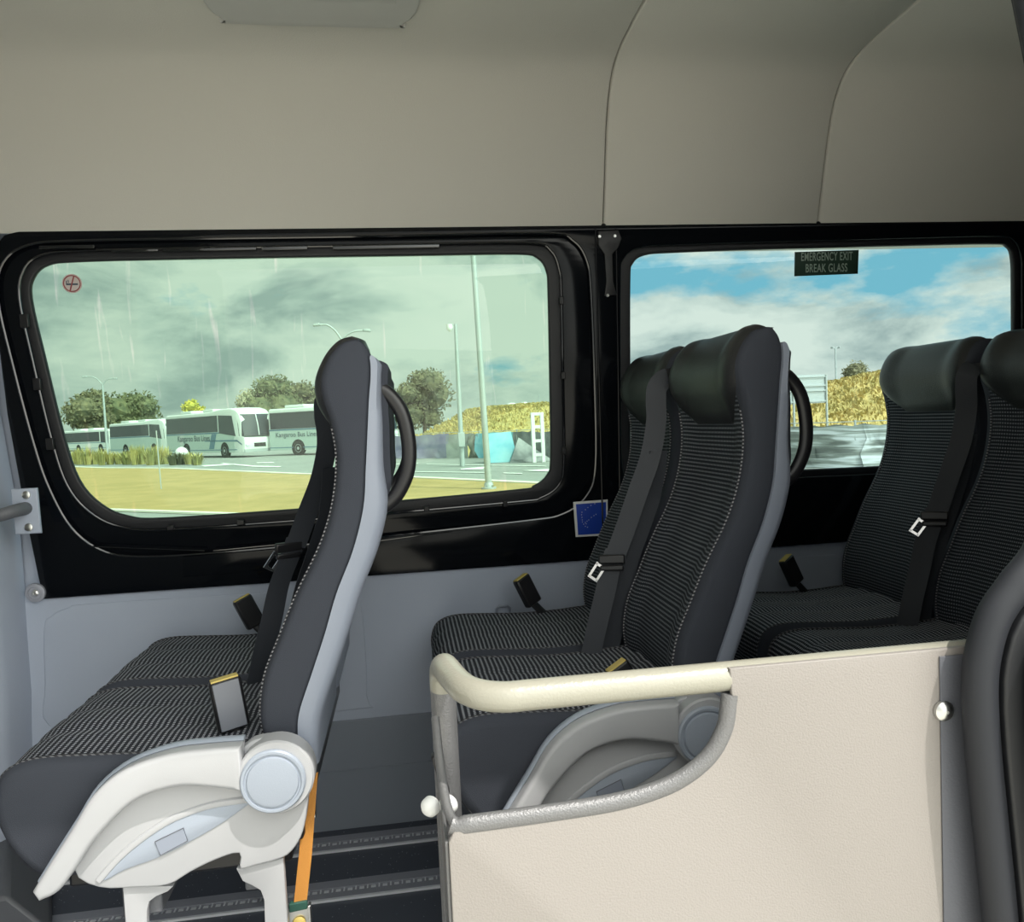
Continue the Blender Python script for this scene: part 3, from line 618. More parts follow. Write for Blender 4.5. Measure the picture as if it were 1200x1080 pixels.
def seat(label):
    root=empty('double_passenger_seat',(HX,1.78,0),label,'seat')
    for y0,y1 in((NY0,NY1),(FY0,FY1)):
        cushion(y0,y1,root); backrest(y0,y1,root)
        hy=y0+.028
        P=cat([(HX+.205,hy,1.272),(HX+.232,hy,1.262),(HX+.258,hy,1.225),(HX+.268,hy,1.17),(HX+.264,hy,1.12),(HX+.245,hy,1.08),(HX+.222,hy,1.058),(HX+.20,hy,1.05)],5)
        mb=MB(); mb.tube(P,[.0105+.004*(abs(i/(len(P)-1)*2-1)**6) for i in range(len(P))],12,updir=(0,1,0),ry=.0135); mb.build('grab_handle',M['hard'],root)
    buckle(root,(HX-.185,2.155,.712),-.42,M['hard'],.5,.95)
    # moulded side cover
    y=NY0
    def SX(L_,Y): return [((lambda q:(q.x-HX,q.z))(at(px,py,1,Y))) for px,py in L_]
    cv=SX([(86,1018),(115,1040),(160,1040),(197,1037),(223,1022),(252,1008),(280,1000),(281,1018),(300,1014),(320,1009),(337,1002),(350,986),(357,966),(361,935),(362.5,905),(358,882),(340,868),(318,864),(296,868),(280,878),(240,885),(190,895),(150,915),(110,955)],y-.030)
    cs=cat([(a,b,0) for a,b in cv],3,True)
    mb=MB(); rext(mb,[(p.x,p.y) for p in cs],y-.030,y-.004,.004,XZ); side=mb.build('side_cover',M['cover'],root,ang=45)
    top_=[(37,1046),(58,1012),(83,973),(109,932),(147,902),(197,884),(242,878),(282,875)]
    bot_=[(45,1057),(67,1046),(87,1020),(112,983),(156,940),(204,923),(242,923),(284,928)]
    up_=SX(top_,y-.060); lo_=SX(bot_,y-.060)
    A=[(p.x,p.y) for p in cat([(a,b,0) for a,b in up_],4)]+[(p.x,p.y) for p in cat([(a,b,0) for a,b in lo_],4)][::-1]
    mb=MB(); rext(mb,A,y-.062,y-.018,.009,XZ); mb.build('armrest',M['cover'],root,ang=50)
    U2=[Vector((HX+p.x,y-.026,p.y)) for p in cat([(a,b+.002,0) for a,b in up_],4)]
    mb=MB(); mb.tube(U2,.010,8,updir=(0,1,0),ry=.004); mb.build('arm_edge_trim',M['cap'],root)
    hc=at(320,915,1,y-.06)
    MB().lathe((hc.x+.004,y-.016,hc.z+.004),(0,-1,0),[(.0640,0),(.0640,.038),(.061,.042),(.053,.042)],48).build('hinge_housing',M['cover'],root,ang=30)
    hub=MB().lathe((hc.x,y-.050,hc.z),(0,-1,0),[(.0545,0),(.0545,.012),(.052,.015),(.048,.015),(.0465,.012),(.044,.012),(.042,.0155),(.036,.0165),(.001,.017)],48).build('hinge_cap',M['cap'],root,ang=30)
    Lu=[(115,1033),(147,999),(194,965),(242,946),(289,938)]; Ll=[(292,942),(261,964),(223,986),(185,1005),(147,1019),(125,1031)]
    Lu_=[(p.x,p.y) for p in cat([(a,b,0) for a,b in SX(Lu,y-.033)],5)]; Ll_=[(p.x,p.y) for p in cat([(a,b,0) for a,b in SX(Ll,y-.033)],5)]
    mb=MB(); rext(mb,Lu_+Ll_,y-.0325,y-.028,.0012,XZ,2); mb.build('pocket_panel',M['cap'],side,ang=60)
    R=[Vector((HX+a,y-.031,b+.001)) for a,b in Lu_]
    mb=MB(); mb.tube(R,.0042,8,updir=(0,1,0),ry=.006); mb.build('pocket_ridge',M['cover'],side)
    lg=SX([(181.5,986),(215,970),(220,985),(188,1002)],y-.033)
    mb=MB(); rext(mb,lg,y-.0345,y-.032,.0008,XZ,2); mb.build('badge_plate',M['shell'],side,ang=30)
    mb=MB(); mb.tube([Vector((HX+a,y-.0345,b)) for a,b in SX([(181.5,986),(215,970),(220,985),(188,1002)],y-.0345)],.0008,6,closed=True); mb.build('badge_outline',M['darkgrey'],side)
    # legs
    for k,yy in enumerate((NY0-.006,1.95)):
        if k==0:
            l1=SX([(145,1034),(204,1036),(198,1042),(184,1048),(176,1054),(173.5,1064),(173.5,1090)],yy-.01)+[(0,0)]*2
            xa=SX([(145,1034)],yy-.01)[0][0]; xb=l1[6][0]; l1=l1[:7]+[(xb,.006),(xa,.006)]
            l2=SX([(278,1016),(285,1030),(296,1035),(306,1041),(310,1052),(311,1080)],yy-.01); xc=l2[-1][0]; xd=SX([(335,1040)],yy-.01)[0][0]
            l2=[(xd,l2[0][1]+.01)]+l2+[(xc,.006),(xd,.006)]
        else:
            xa,xb=SX([(147,1060)],yy)[0][0],SX([(170,1060)],yy)[0][0]; l1=[(xa,.42),(xb,.42),(xb,.006),(xa,.006)]
            xa,xb=SX([(313,1060)],yy)[0][0],SX([(334,1060)],yy)[0][0]; l2=[(xa,.42),(xb,.42),(xb,.006),(xa,.006)]
        for Lx in(l1,l2):
            mb=MB(); rext(mb,Lx,yy-.016,yy,.002,XZ,2); mb.build('leg',M['cover'] if k==0 else M['darkgrey'],root,ang=30)
    mb=MB(); mb.box((HX-.36,NY0+.02,.42),(HX+.02,FY1-.03,.455)); mb.build('seat_frame',M['hard'],root,bevel=.006)
    mb=MB(); mb.box((HX-.24,NY0-.004,.37),(HX-.20,1.95,.42)); mb.box((HX-.06,NY0-.004,.39),(HX-.03,1.95,.42)); mb.build('cross_beam',M['darkgrey'],root,bevel=.004)
    mb=MB(); mb.box((HX-.06,NY0+.01,.46),(HX+.045,FY1-.01,.62)); mb.build('recliner_housing',M['hard'],root,bevel=.01)
    return root
def copy_tree(o,parent=None):
    c=o.copy(); COL.objects.link(c); c.parent=parent
    for ch in list(o.children): copy_tree(ch,c)
    return c
s1=seat('double passenger seat at the left, light grey side cover in sunlight')
s2=copy_tree(s1); s2.location.x+=.770; s2['label']='double passenger seat in the middle behind the cream handrail panel'
s3=copy_tree(s1); s3.location.x+=1.575; s3['label']='double passenger seat at far right, mostly in shadow behind the cream panel'
belt(s1,NY1-.010,(.86,.5,0),.945,0,.012); belt(s2,NY1-.012,(.93,-.30,0),.865,.770); belt(s3,NY1-.012,(.80,-.55,0),.915,1.575)
buckle(s1,(HX-.085,1.455,.703),-.13,M['bucklegrey'],.35,1.05)
tp=at(720,777,1,1.50); buckle(s2,(tp.x+.024,1.50,tp.z-.042),-.52,M['hard'],.1,.95)
buckle(s3,(HX+1.575-.085,1.455,.69),-.3,M['hard'],.35,1.0)
# tie-down strap hanging at the rear of the first bench
ts=empty('tie_down_strap',tuple(at(352,1000,1,1.40)),'orange webbing tie-down strap with metal buckle hanging behind the left seat','strap')
pp=[at(365,905,1,1.41),at(363,930,1,1.41),at(358,1000,1,1.41),at(352,1056,1,1.41)]
mb=MB(); ribbon(mb,pp,[(1,.15,0)]*4,.0115,.001); mb.build('webbing',M['orange'],ts)
c=at(351,1080,1,1.41)
mb=MB(); mb.obox(c+Vector((0,0,.032)),(1,.15,0),(0,0,1),(0,1,0),(.016,.008,.006)); mb.build('webbing_end',M['strapgreen'],ts,bevel=.002)
mb=MB()
for sg in(-1,1): mb.obox(c+Vector((.0195*sg,0,-.02)),(1,.15,0),(0,0,1),(0,1,0),(.0025,.052,.007))
mb.obox(c+Vector((0,0,-.02)),(1,.15,0),(0,0,1),(0,1,0),(.018,.048,.0015)); mb.build('buckle_frame',M['steel'],ts,bevel=.001)
mb=MB(); mb.lathe(c+Vector((0,-.003,0)),(0,-1,0),[(.012,0),(.012,.003),(.009,.005)],20); mb.build('yellow_button',M['gold'],ts)
mb=MB(); ribbon(mb,[c+Vector((0,0,-.07)),c+Vector((-.003,0,-.2)),Vector((c.x-.004,1.41,.006))],[(1,.15,0)]*3,.0115,.001); mb.build('webbing',M['orange'],ts)
mb=MB(); mb.obox(at(368,945,1,1.42),(1,0,0),(0,0,1),(0,1,0),(.004,.018,.008)); mb.build('side_latch',M['chrome'],ts,bevel=.002)
# ------------------------------------------------------------------ cream handrail panel
pn=empty('handrail_panel',(.35,.9,0),'cream hammered metal modesty panel with curved handrail in the foreground','panel')
PY=.85; pz=.888
def PP_(px,py): 
    q=at(px,py,1,PY); return (q.x,q.z)
cut=[PP_(*p) for p in[(851,815),(846,848),(829,880),(800,905),(765,922),(715,936),(640,948),(575,957),(545,961)]]
cs=[(p.x,p.y) for p in cat([(a,b,0) for a,b in cut],5)]
xl=PP_(526,1000)[0]; xr=PP_(1160,800)[0]; xe=.79
ol=[(xe,pz+.013),(PP_(851,800)[0],pz+.006)]+cs+[(xl+.006,cs[-1][1]-.004),(xl,cs[-1][1]-.014),(xl,-.3),(xe,-.3)]
ol=[(xe,pz+.0145),(PP_(849,800)[0],pz+.0145),(PP_(851,815)[0],pz-.02)]+cs[1:]+[(xl+.006,cs[-1][1]-.004),(xl,cs[-1][1]-.014),(xl,.0),(xe,.0)]
plate('panel_sheet',ol,[],lambda u,v,w:Vector((u,PY-.017+w,v)),.008,M['cream'],pn,.002)
E3=[Vector((a,PY-.010,b)) for a,b in cs]
mb=MB(); EP=[E3[0]+Vector((.001,0,.006))]+E3[1:]+[Vector((xl+.012,PY-.008,cs[-1][1]-.003)),Vector((xl+.004,PY-.006,cs[-1][1]+.0))]; mb.tube(EP,.0088,12,updir=(0,1,0),ry=.011); mb.tube(cat([Vector((xl+.008,PY-.006,cs[-1][1])),Vector((xl+.001,PY+.02,cs[-1][1]+.010)),Vector((xl-.003,PY+.07,cs[-1][1]+.034)),Vector((xl-.005,PY+.12,cs[-1][1]+.075))],4),.0055,10)
mb.build('cutout_edging',M['hammer'],pn)
tb=[(xe,PY+.0,pz),(.5,PY,pz),(.3,PY,pz),(.2,PY,pz),(.155,PY,pz),(.122,PY,pz),(.095,PY+.001,pz),(.070,PY+.012,pz+.001),(.053,PY+.035,pz+.002),(.043,PY+.07,pz+.003),(.037,PY+.10,pz+.004),(.0335,PY+.128,pz),(.032,PY+.145,pz-.013),(.0315,PY+.15,pz-.035)]
mb=MB(); mb.tube(cat(tb,5),.0172,18); hr=mb.build('handrail',M['creamtube'],pn)
mb=MB(); mb.tube([(.0315,PY+.15,pz-.03),(.0315,PY+.15,.5),(.0315,PY+.15,0)],.0168,18); mb.build('post',M['hammer'],pn)
mb=MB(); mb.box((xl-.004,PY-.012,0),(xl+.0,PY+.155,cs[-1][1]-.016)); mb.build('side_flange',M['hammer'],pn,bevel=.001)
bp_=at(503,945,1,PY+.13); 
for p,y_ in(((504,945),PY+.10),((525,943),PY+.13)):
    b0=at(p[0],p[1],1,y_); mb=MB(); mb.lathe(b0,(-.55,-.8,0),[(.0125,-.004),(.012,.003),(.008,.008),(.001,.010)],20); mb.build('bolt_cap',M['white'],pn)
mb=MB(); b0=at(516,905,1,PY+.13); mb.obox(b0,(1,0,0),(-.25,0,1),(0,1,0),(.005,.026,.010)); mb.build('latch',M['hard'],pn,bevel=.003)
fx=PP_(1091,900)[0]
plate('dark_edge_strip',[(fx,pz+.006),(xe,pz+.006),(xe,.0),(fx,.0)],[],lambda u,v,w:Vector((u,PY-.0195+w,v)),.0024,mat('slate grey strip',(.105,.11,.13),.5,bump=.15,scale=300),pn,.0008)  # thin dark grey plate laid over the right-hand strip of the cream sheet
b0=at(1105,832,1,PY-.018); mb=MB(); mb.lathe(b0,(0,-1,0),[(.0125,0),(.012,.004),(.008,.0075),(.002,.0085),(.0015,.006)],24); mb.build('panel_bolt',M['steel'],pn)
# ------------------------------------------------------------------ outdoors
def flat(name,pts,m_,z,label=None,kind='structure',th=.0):
    mb=MB(); v=[(p[0],p[1],z) for p in pts]; mb.add(v,[tuple(range(len(v)))]); o=mb.build(name,m_,smooth=False)
    if kind: o['kind']=kind
    return o
flat('ground',[(-400,-60),(400,-60),(400,600),(-400,600)],M['asphalt'],-.51)
flat('ground_pavement',[(-30,-30),(30,-30),(30,3.2),(-30,3.2)],M['conc'],-.505)
far=[G(40,545.5),G(120,548.5),(G(200,549)),G(350,555.5),G(480,559.5),G(640,567),G(760,576)]
nearl=[G(70,596),G(200,600.5),G(350,606),G(560,616),G(700,632)]
vp=[far[0]+Vector((-12,6,0))]+far+[far[-1]+Vector((10,-6,0)),nearl[-1]+Vector((8,-2,0))]+nearl[::-1]+[nearl[0]+Vector((-12,4,0))]
flat('ground_verge',vp,M['grass'],-.49)
def kerb(path,w):
    mb=MB(); P=path
    L_=[];
    for i,p in enumerate(P):
        t=(P[min(i+1,len(P)-1)]-P[max(i-1,0)]).normalized(); n=Vector((-t.y,t.x,0)); L_.append([(p-n*w).to_tuple()[:2]+(-.5,),(p-n*w).to_tuple()[:2]+(-.46,),(p+n*w).to_tuple()[:2]+(-.46,),(p+n*w).to_tuple()[:2]+(-.5,)])
    mb.loft(L_); o=mb.build('kerb',M['kerb'],smooth=False); o['kind']='structure'; return o
kerb([vp[0]]+far+[far[-1]+Vector((10,-6,0))],.17); kerb([nearl[0]+Vector((-12,4,0))]+nearl+[nearl[-1]+Vector((8,-2,0))],.10)
# road markings
marks=empty('road_markings',(0,25,-.5),None,None); marks['kind']='structure'
def mark(L):
    mb=MB(); mb.add([G(*p,-.49) for p in L],[tuple(range(len(L)))]); mb.build('marking',M['mark'],marks,smooth=False)
for L_ in [[(235,545),(275,543),(280,544),(240,546.5)],[(262,542.2),(300,545.5),(330,546),(328,547.2),(296,546.6),(258,543)],[(300,541.5),(320,541.2),(322,542.2),(302,542.4)],
  [(540,549),(568,546.5),(566,549.8),(540,550.2)],[(480,552),(575,553.2),(575,553.9),(480,552.6)],[(500,543.5),(640,545.6),(640,546.2),(500,544)],[(590,553.5),(612,554),(612,554.9),(590,554.4)],[(612,551),(645,549),(645,552.4),(620,551.5)],
  [(455,544),(490,542),(490,542.7),(455,544.8)]]: mark(L_)
# --- trees
def blob_tree(name,base,h,w,label,m_,n=1500,seed=1,group=None,leaf=.34,trunk=True):
    rnd=random.Random(seed); base=Vector(base); t=empty(name,tuple(base),label,'tree',group)
    blobs=[]
    for i in range(9):
        a=rnd.uniform(0,2*PI); r_=w*.5*rnd.uniform(.1,.62); blobs.append((Vector((math.cos(a)*r_,math.sin(a)*r_,h*rnd.uniform(.32,.80))),w*rnd.uniform(.17,.30)))
    blobs.append((Vector((0,0,h*.80)),w*.2))
    mb=MB()
    for c,r_ in blobs:
        # rough core so the crown is not see-through
        rings=[]
        for i in range(1,7):
            th=PI*i/7; rings.append([base+c+Vector((math.sin(th)*math.cos(2*PI*k/9),math.sin(th)*math.sin(2*PI*k/9),math.cos(th)*.85))*r_*rnd.uniform(.72,.9) for k in range(9)])
        mb.loft(rings)
        for i in range(n//10):
            d=Vector((rnd.gauss(0,1),rnd.gauss(0,1),rnd.gauss(0,1))).normalized(); p=base+c+Vector((d.x,d.y,d.z*.85))*r_*rnd.uniform(.82,1.13)
            a=Vector((rnd.gauss(0,1),rnd.gauss(0,1),rnd.gauss(0,1))).normalized(); b=a.orthogonal().normalized(); s=leaf*rnd.uniform(.5,1.1)
            mb.add([p-a*s,p+b*s*.45,p+a*s,p-b*s*.45],[(0,1,2,3)])
    mb.build('crown',m_,t,smooth=False)
    if trunk:
        mb=MB(); mb.tube([base+Vector((0,0,-.1)),base+Vector((.1,0,h*.3)),base+Vector((0,.1,h*.6))],[w*.035,w*.026,w*.012],8); mb.build('trunk',M['trunk'],t)
    return t
def treeat(px,pyt,D,wpx_,label,m_,seed,n=1500,leaf=None,group='trees behind the parked buses'):
    az=ray(px,510); d=Vector((az.x,az.y,0)); s=D/d.y; b=Vector((d.x*s,D,-.5))
    top=EYE+ray(px,pyt)*(D/ray(px,pyt).y); h=(top.z+.5)/.98
    return blob_tree('tree',b,h,wpx_*D/900*1.22,label,m_,n,seed,group,leaf or D*.0030)
treeat(112,455,142,50,'wide bushy tree above the farthest parked buses, leftmost in left window',M['leafd'],3,2600)
treeat(158,464,160,60,'round dark tree right of the left lamp post behind the buses',M['leaf'],5,2200)
treeat(318,440,92,70,'tall tree behind the parked coach, left of the left seat',M['leaf'],8,3000)
treeat(358,445,112,56,'olive tree seen just left of the left seat headrest',M['leafd'],11,2400)
treeat(497,430,58,64,'dark bushy tree right of the left seat grab handle',M['leafd'],14,3200,group='trees on the bank')
treeat(296,455,100,44,'pale tan tree above the roof of the parked coach',mat('tan leaves',(.42,.38,.25),.9,c2=(.32,.30,.2)),16,1200)
treeat(228,462,124,24,'small yellow tree behind the parked coaches',M['leafy'],19,600)
treeat(1006,419,50,46,'small leafy tree on the bank in the right window, left of headrest',M['leafd'],21,1700,group='trees on the bank')
treeat(1034,429,58,34,'low bush on the bank touching the right headrest outline',M['leafd'],23,1200,group='trees on the bank')
treeat(648,470,60,26,'dark bush on the bank at right edge of left window',M['leafd'],24,600,group='trees on the bank')
# --- buses
def bus(front,ang,Lb,H,label,coach=True,name_on=True,lower=M['busgreen'],dark=False):
    """front = ground point of the corner between visible side and front; ang = heading"""
    h=Vector((math.cos(ang),math.sin(ang),0)); s=Vector((h.y,-h.x,0))   # s: visible side normal
    Wb=2.5
    O=Vector(front)-h*(Lb/2)-s*(Wb/2); O.z=-.5
    t=empty('coach' if coach else 'city_bus',tuple(O),label,'bus','parked buses outside')
    def B(x,y,z): return O+h*x+s*y+Vector((0,0,z))   # y=+Wb/2 visible side
    def section(x,top,hw,zlow=.35,r=.28):
        pts=[(hw,zlow),(hw,top-r),(hw-.05,top-r*.35),(hw-r*.7,top-.03),(0,top),(-hw+r*.7,top-.03),(-hw+.05,top-r*.35),(-hw,top-r),(-hw,zlow)]
        return [B(x,y,z) for y,z in pts]
    L2=Lb/2
    if coach: st=[(-L2,H-.1,1.15),(-L2+.15,H,1.25),(L2*.2,H,1.25),(L2*.45,H+.14,1.25),(L2-1.6,H+.16,1.25),(L2-.9,H+.02,1.24),(L2-.5,H-.25,1.22),(L2-.3,H-.7,1.2)]
    else: st=[(-L2,H-.1,1.15),(-L2+.15,H,1.25),(L2-.9,H,1.25),(L2-.35,H-.02,1.24),(L2-.2,H-.2,1.22)]
    mb=MB(); mb.loft([section(*q) for q in st]); 
    # front nose below the windscreen
    zz=1.45 if coach else 1.2
    fr=lambda x,hw,zt,zl=.35:[B(x,hw,zl),B(x,hw,zt),B(x,-hw,zt),B(x,-hw,zl)]
    mb.loft([fr(L2-.95,1.25,zz),fr(L2-.2,1.22,zz),fr(L2-.02,1.12,zz-.1,.4),fr(L2+.03,.95,zz-.25,.5)]); mb.build('body',M['buswhite'],t,ang=35)
    # lower flank
    mb=MB(); mb.loft([[B(x,1.262,.38),B(x,1.262,1.72 if coach else 1.35),B(x,1.20,1.72 if coach else 1.35),B(x,1.20,.38)] for x in(-L2+.12,L2-1.2)]); mb.build('side_panel',lower,t,smooth=False)
    # side windows
    zb,zt_=(1.85,H-.32) if coach else (1.45,H-.35)
    wins=[(-L2+.25,L2*.42),(L2*.45,L2-1.0)] if coach else [(-L2+.2,L2*.55),(L2*.6,L2-.45)]
    for k,(a,b) in enumerate(wins):
        mb=MB(); o_=0 if k==0 else (-.35 if coach else -.3)
        tr=.35 if (k==1 and coach) else 0
        mb.add([B(a,1.272,zb+(o_ if k else 0)*.3),B(b,1.272,zb+o_),B(b-tr,1.272,zt_ - (.1 if tr else 0)),B(a,1.272,zt_),B(a,1.2,zb+o_*.3),B(b,1.2,zb+o_),B(b-tr,1.2,zt_- (.1 if tr else 0)),B(a,1.2,zt_)],[(0,1,2,3),(4,7,6,5),(0,4,5,1),(1,5,6,2),(2,6,7,3),(3,7,4,0)]); mb.build('side_window',M['busglass'],t,smooth=False)
    # windscreen
    zs=1.5 if coach else 1.25
    xa=L2-.02; mb=MB()
    if coach: rg=[[B(L2-.55+.06*0,1.235,zs),B(L2-.06,1.10,zs),B(L2+.02,.5,zs),B(L2+.02,-.5,zs),B(L2-.06,-1.10,zs)],[B(L2-.62,1.24,2.3),B(L2-.24,1.12,2.3),B(L2-.12,.5,2.3),B(L2-.12,-.5,2.3),B(L2-.24,-1.12,2.3)],[B(L2-.8,1.22,H-.35),B(L2-.48,1.12,H-.35),B(L2-.36,.5,H-.35),B(L2-.36,-.5,H-.35),B(L2-.48,-1.12,H-.35)]]
    else: rg=[[B(L2-.3,1.23,zs),B(L2-.02,1.08,zs),B(L2+.03,.0,zs),B(L2-.02,-1.08,zs)],[B(L2-.35,1.23,H-.3),B(L2-.14,1.08,H-.3),B(L2-.1,0,H-.3),B(L2-.14,-1.08,H-.3)]]
    mb.loft(rg,False,False); mb.build('windscreen',M['busglass'],t)
    if coach:
        mb=MB(); mb.loft([[B(L2+.025,y,zs),B(L2-.10,y,2.3),B(L2-.34,y,H-.35)] for y in(.03,-.03)],False,False); mb.build('screen_divider',M['buswhite'],t)
        for z in(1.95,): 
            mb=MB(); mb.box((0,0,0),(0,0,0)); 
    # stripes
    mb=MB(); mb.loft([[B(x,1.268,1.73),B(x,1.268,1.82),B(x,1.2,1.82),B(x,1.2,1.73)] for x in(-L2+.1,L2*.5)] if coach else [[B(x,1.268,1.25),B(x,1.268,1.33),B(x,1.2,1.33),B(x,1.2,1.25)] for x in(-L2+.1,L2-.6)]); mb.build('stripe',M['busblue'],t,smooth=False)
    mb=MB(); mb.loft([[B(x,1.268,.52),B(x,1.268,.58),B(x,1.2,.58),B(x,1.2,.52)] for x in(-L2+.1,L2-.9)]); mb.build('stripe',M['busblue'],t,smooth=False)
    if coach and name_on==1:
        x0=L2*.18; mb=MB(); mb.add([B(x0,1.270,.62),B(x0+.75,1.270,.62),B(x0+1.25,1.270,1.72),B(x0+.5,1.270,1.72)],[(0,1,2,3)]); mb.add([B(x0-.6,1.270,1.18),B(L2-.8,1.270,1.12),B(L2-.2,1.240,.85),B(L2-.2,1.240,.95),B(L2-.8,1.270,1.24),B(x0-.6,1.270,1.26)],[(0,1,2,3,4,5)]); mb.build('swoosh',M['busblue'],t,smooth=False)
    if name_on:
        cx={1:-L2*.22,2:-2.1}[name_on]; text('lettering','Kangaroo Bus Lines',lambda u,v,w,cx=cx:B(cx+u,1.275+w,1.42+v),{1:.62,2:.46}[name_on],M['busgreytext'],t,1.0,space=1.05)
    # wheels
    for x in ((-L2*.42,L2-2.6) if coach else (-L2*.4,L2-2.5)):
        wh=MB().lathe(B(x,1.05,.48),s,[(.50,0),(.50,.20),(.44,.235),(.30,.235)],24).build('wheel',M['tyre'],t)
        MB().lathe(B(x,1.26,.48),s,[(.30,0),(.28,.03),(.12,.0),(.10,.05),(.01,.05)],20).build('hub_cap',M['galv'],wh)
        mb=MB(); mb.lathe(B(x,1.262,.50),s,[(.60,0),(.60,.004)],24); mb.build('wheel_arch',M['tyre'],t)
    # roof units
    for x,l in((-L2*.55,.9),(L2*.05,.8)):
        mb=MB(); c=B(x,0,H+.09); mb.obox(c,h,s,(0,0,1),(l,.8,.10)); mb.build('roof_unit',M['buswhite'],t,bevel=.05)
    mb=MB(); mb.loft([[B(L2-.25,1.235,z),B(L2-.01,1.12,z),B(L2+.045,.93,z),B(L2+.045,-.93,z),B(L2-.01,-1.12,z)] for z in(.36,.56)],False,False); mb.build('bumper',M['galv'],t)
    mb=MB(); mb.loft([[B(L2+.045,y,z) for y in(.45,-.45)] for z in(.70,.98)],False,False); mb.build('grille',M['tyre'],t,smooth=False)
    # lamps
    for y in(-.85,.85):
        mb=MB(); mb.lathe(B(L2-.10,y*1.08,.88),h,[(.15,0),(.15,.12),(.12,.16),(.01,.18)],14); mb.build('headlamp',M['alu'],t)
    return t
R=math.radians
bus(G(286,536),R(-50),12,3.35,'white and pale green coach with diagonal blue stripe and its windscreen in full view',True,1)
p4=G(316,534.0); a4=R(-36); h4=Vector((math.cos(a4),math.sin(a4),0))
bus(p4+h4*9.5,a4,9.5,3.3,'pale green coach partly hidden by the left seat headrest',True,2)
bus(G(197,532.5),R(-47),12,3.25,'white bus with grey flank parked behind the grass tufts',True,0,lower=M['busgreen'])
bus(G(130,529),R(-42),12,3.1,'far white bus with long dark windows, beyond the lamp post',False,0,lower=M['buswhite'])
bus(G(90,528.5),R(-45),11,3.1,'farthest white bus at left edge of left window',False,0,lower=M['buswhite'])
# --- tufts
rnd=random.Random(9)
for i in range(17):
    px=84+i*9.2; py=544+rnd.uniform(-.8,.8)+i*.02
    if px>238: break
    b=G(px,py); mb=MB(); hh=rnd.uniform(.85,1.35) if i<13 else .75
    for k in range(130):
        a=rnd.uniform(0,2*PI); r1=rnd.uniform(0,.25); r2=rnd.uniform(.02,.55); p=b+Vector((math.cos(a)*r1,math.sin(a)*r1,0)); q=b+Vector((math.cos(a)*(r1*.6+r2),math.sin(a)*(r1+r2),hh*rnd.uniform(.35,1.05))); mid=(p+q)/2+Vector((0,0,.15)); w_=Vector((-math.sin(a),math.cos(a),0))*.03
        mb.add([p-w_,p+w_,mid+w_,mid-w_,q],[(0,1,2,3),(3,2,4)])
    o=mb.build('grass_tuft',M['tuft'] if i not in(13,14) else M['leaf'],smooth=False); tag(o,'yellow green grass tuft in the row along the kerb before the buses','plant','grass tufts along the kerb') if i not in(13,14) else tag(o,'dark green tuft beside the white ball marker','plant','dark tufts by the ball marker')
b=G(213.5,541); mb=MB(); mb.lathe(b+Vector((0,0,0)),(0,0,1),[(.25,0),(.3,.1)]+[(.42*math.cos(q),.55+.42*math.sin(q)) for q in(-1.1,-.7,-.3,0,.4,.8,1.2,1.5)],16); tag(mb.build('round_marker',M['white']),'white ball marker among the grass tufts','marker')
# --- lamp posts and poles
def poleat(px,pyb,pyt,r,label,arms=None,name='lamp_post',D=None):
    b=G(px,pyb) if D is None else EYE+ray(px,pyb)*(D/ray(px,pyb).y)
    if D is not None: b.z=-.5
    top=EYE+ray(px,pyt)*(b.y/ray(px,pyt).y); t=empty(name,tuple(b),label,'pole')
    mb=MB(); mb.tube([b,b+Vector((0,0,(top.z-b.z)/2)),Vector((b.x,b.y,top.z))],[r,r*.85,r*.65],12); mb.build('pole',M['galv'],t)
    T=Vector((b.x,b.y,top.z)); sc=b.y/900
    if arms:
        for dx1,dy1 in arms:
            P=cat([T-Vector((0,0,.2*sc*10)),T+Vector((dx1*.25*sc,0,-dy1*.5*sc)),T+Vector((dx1*.6*sc,0,-dy1*.95*sc)),T+Vector((dx1*sc,0,-dy1*sc))],5)
            mb=MB(); mb.tube(P,r*.45,8); mb.build('arm',M['galv'],t)
            mb=MB(); mb.obox(P[-1]+Vector((dx1*.12*sc,0,0)),(1,0,-.1*(1 if dx1>0 else -1)),(0,1,0),(0,0,1),(abs(dx1)*.16*sc,.12,.06)); mb.build('lamp_head',M['galv'],t,bevel=.03)
    return t,T
poleat(127,545,449,.11,'twin arm street lamp before the farthest buses',[(-16,-8),(12,-5)],D=70)
poleat(409,552,396,.10,'twin arm street lamp rising behind the left seat headrest',[(-24,-16),(26,-8)],D=36)
t,T=poleat(542,548,379,.10,'grey camera pole left of the tall pole in left window',None,'camera_pole',D=30)
mb=MB(); mb.obox(T+Vector((-.12,0,-.05)),(1,0,0),(0,1,0),(0,0,1),(.14,.03,.03)); mb.build('bracket',M['galv'],t)
mb=MB(); mb.lathe(T+Vector((-.24,0,-.02)),(0,0,-1),[(.12,0),(.13,.12),(.11,.2),(.06,.26),(.01,.28)],16); mb.build('dome_camera',M['white'],t)
mb=MB(); mb.obox(Vector((T.x,T.y-.12,.55)),(1,0,0),(0,1,0),(0,0,1),(.13,.1,.28)); mb.build('control_box',M['galv'],t,bevel=.02)
b=G(573,573); t=empty('tall_pole',tuple(b),'tall grey steel pole on round base in the verge, in left window','pole')
top=6.8; mb=MB(); mb.tube([b,b+Vector((-.06,0,3)),b+Vector((-.14,0,top))],[.085,.075,.062],16); mb.build('pole',M['galv'],t)
mb=MB(); mb.lathe(b,(0,0,1),[(.19,0),(.19,.05),(.12,.06),(.11,.16),(.10,.17)],18); mb.build('base_flange',M['galv'],t)
for k in range(4):
    mb=MB(); mb.lathe(b+Vector((.15*math.cos(k*PI/2+.7),.15*math.sin(k*PI/2+.7),.05)),(0,0,1),[(.02,0),(.02,.06)],6); mb.build('anchor_nut',M['steel'],t)
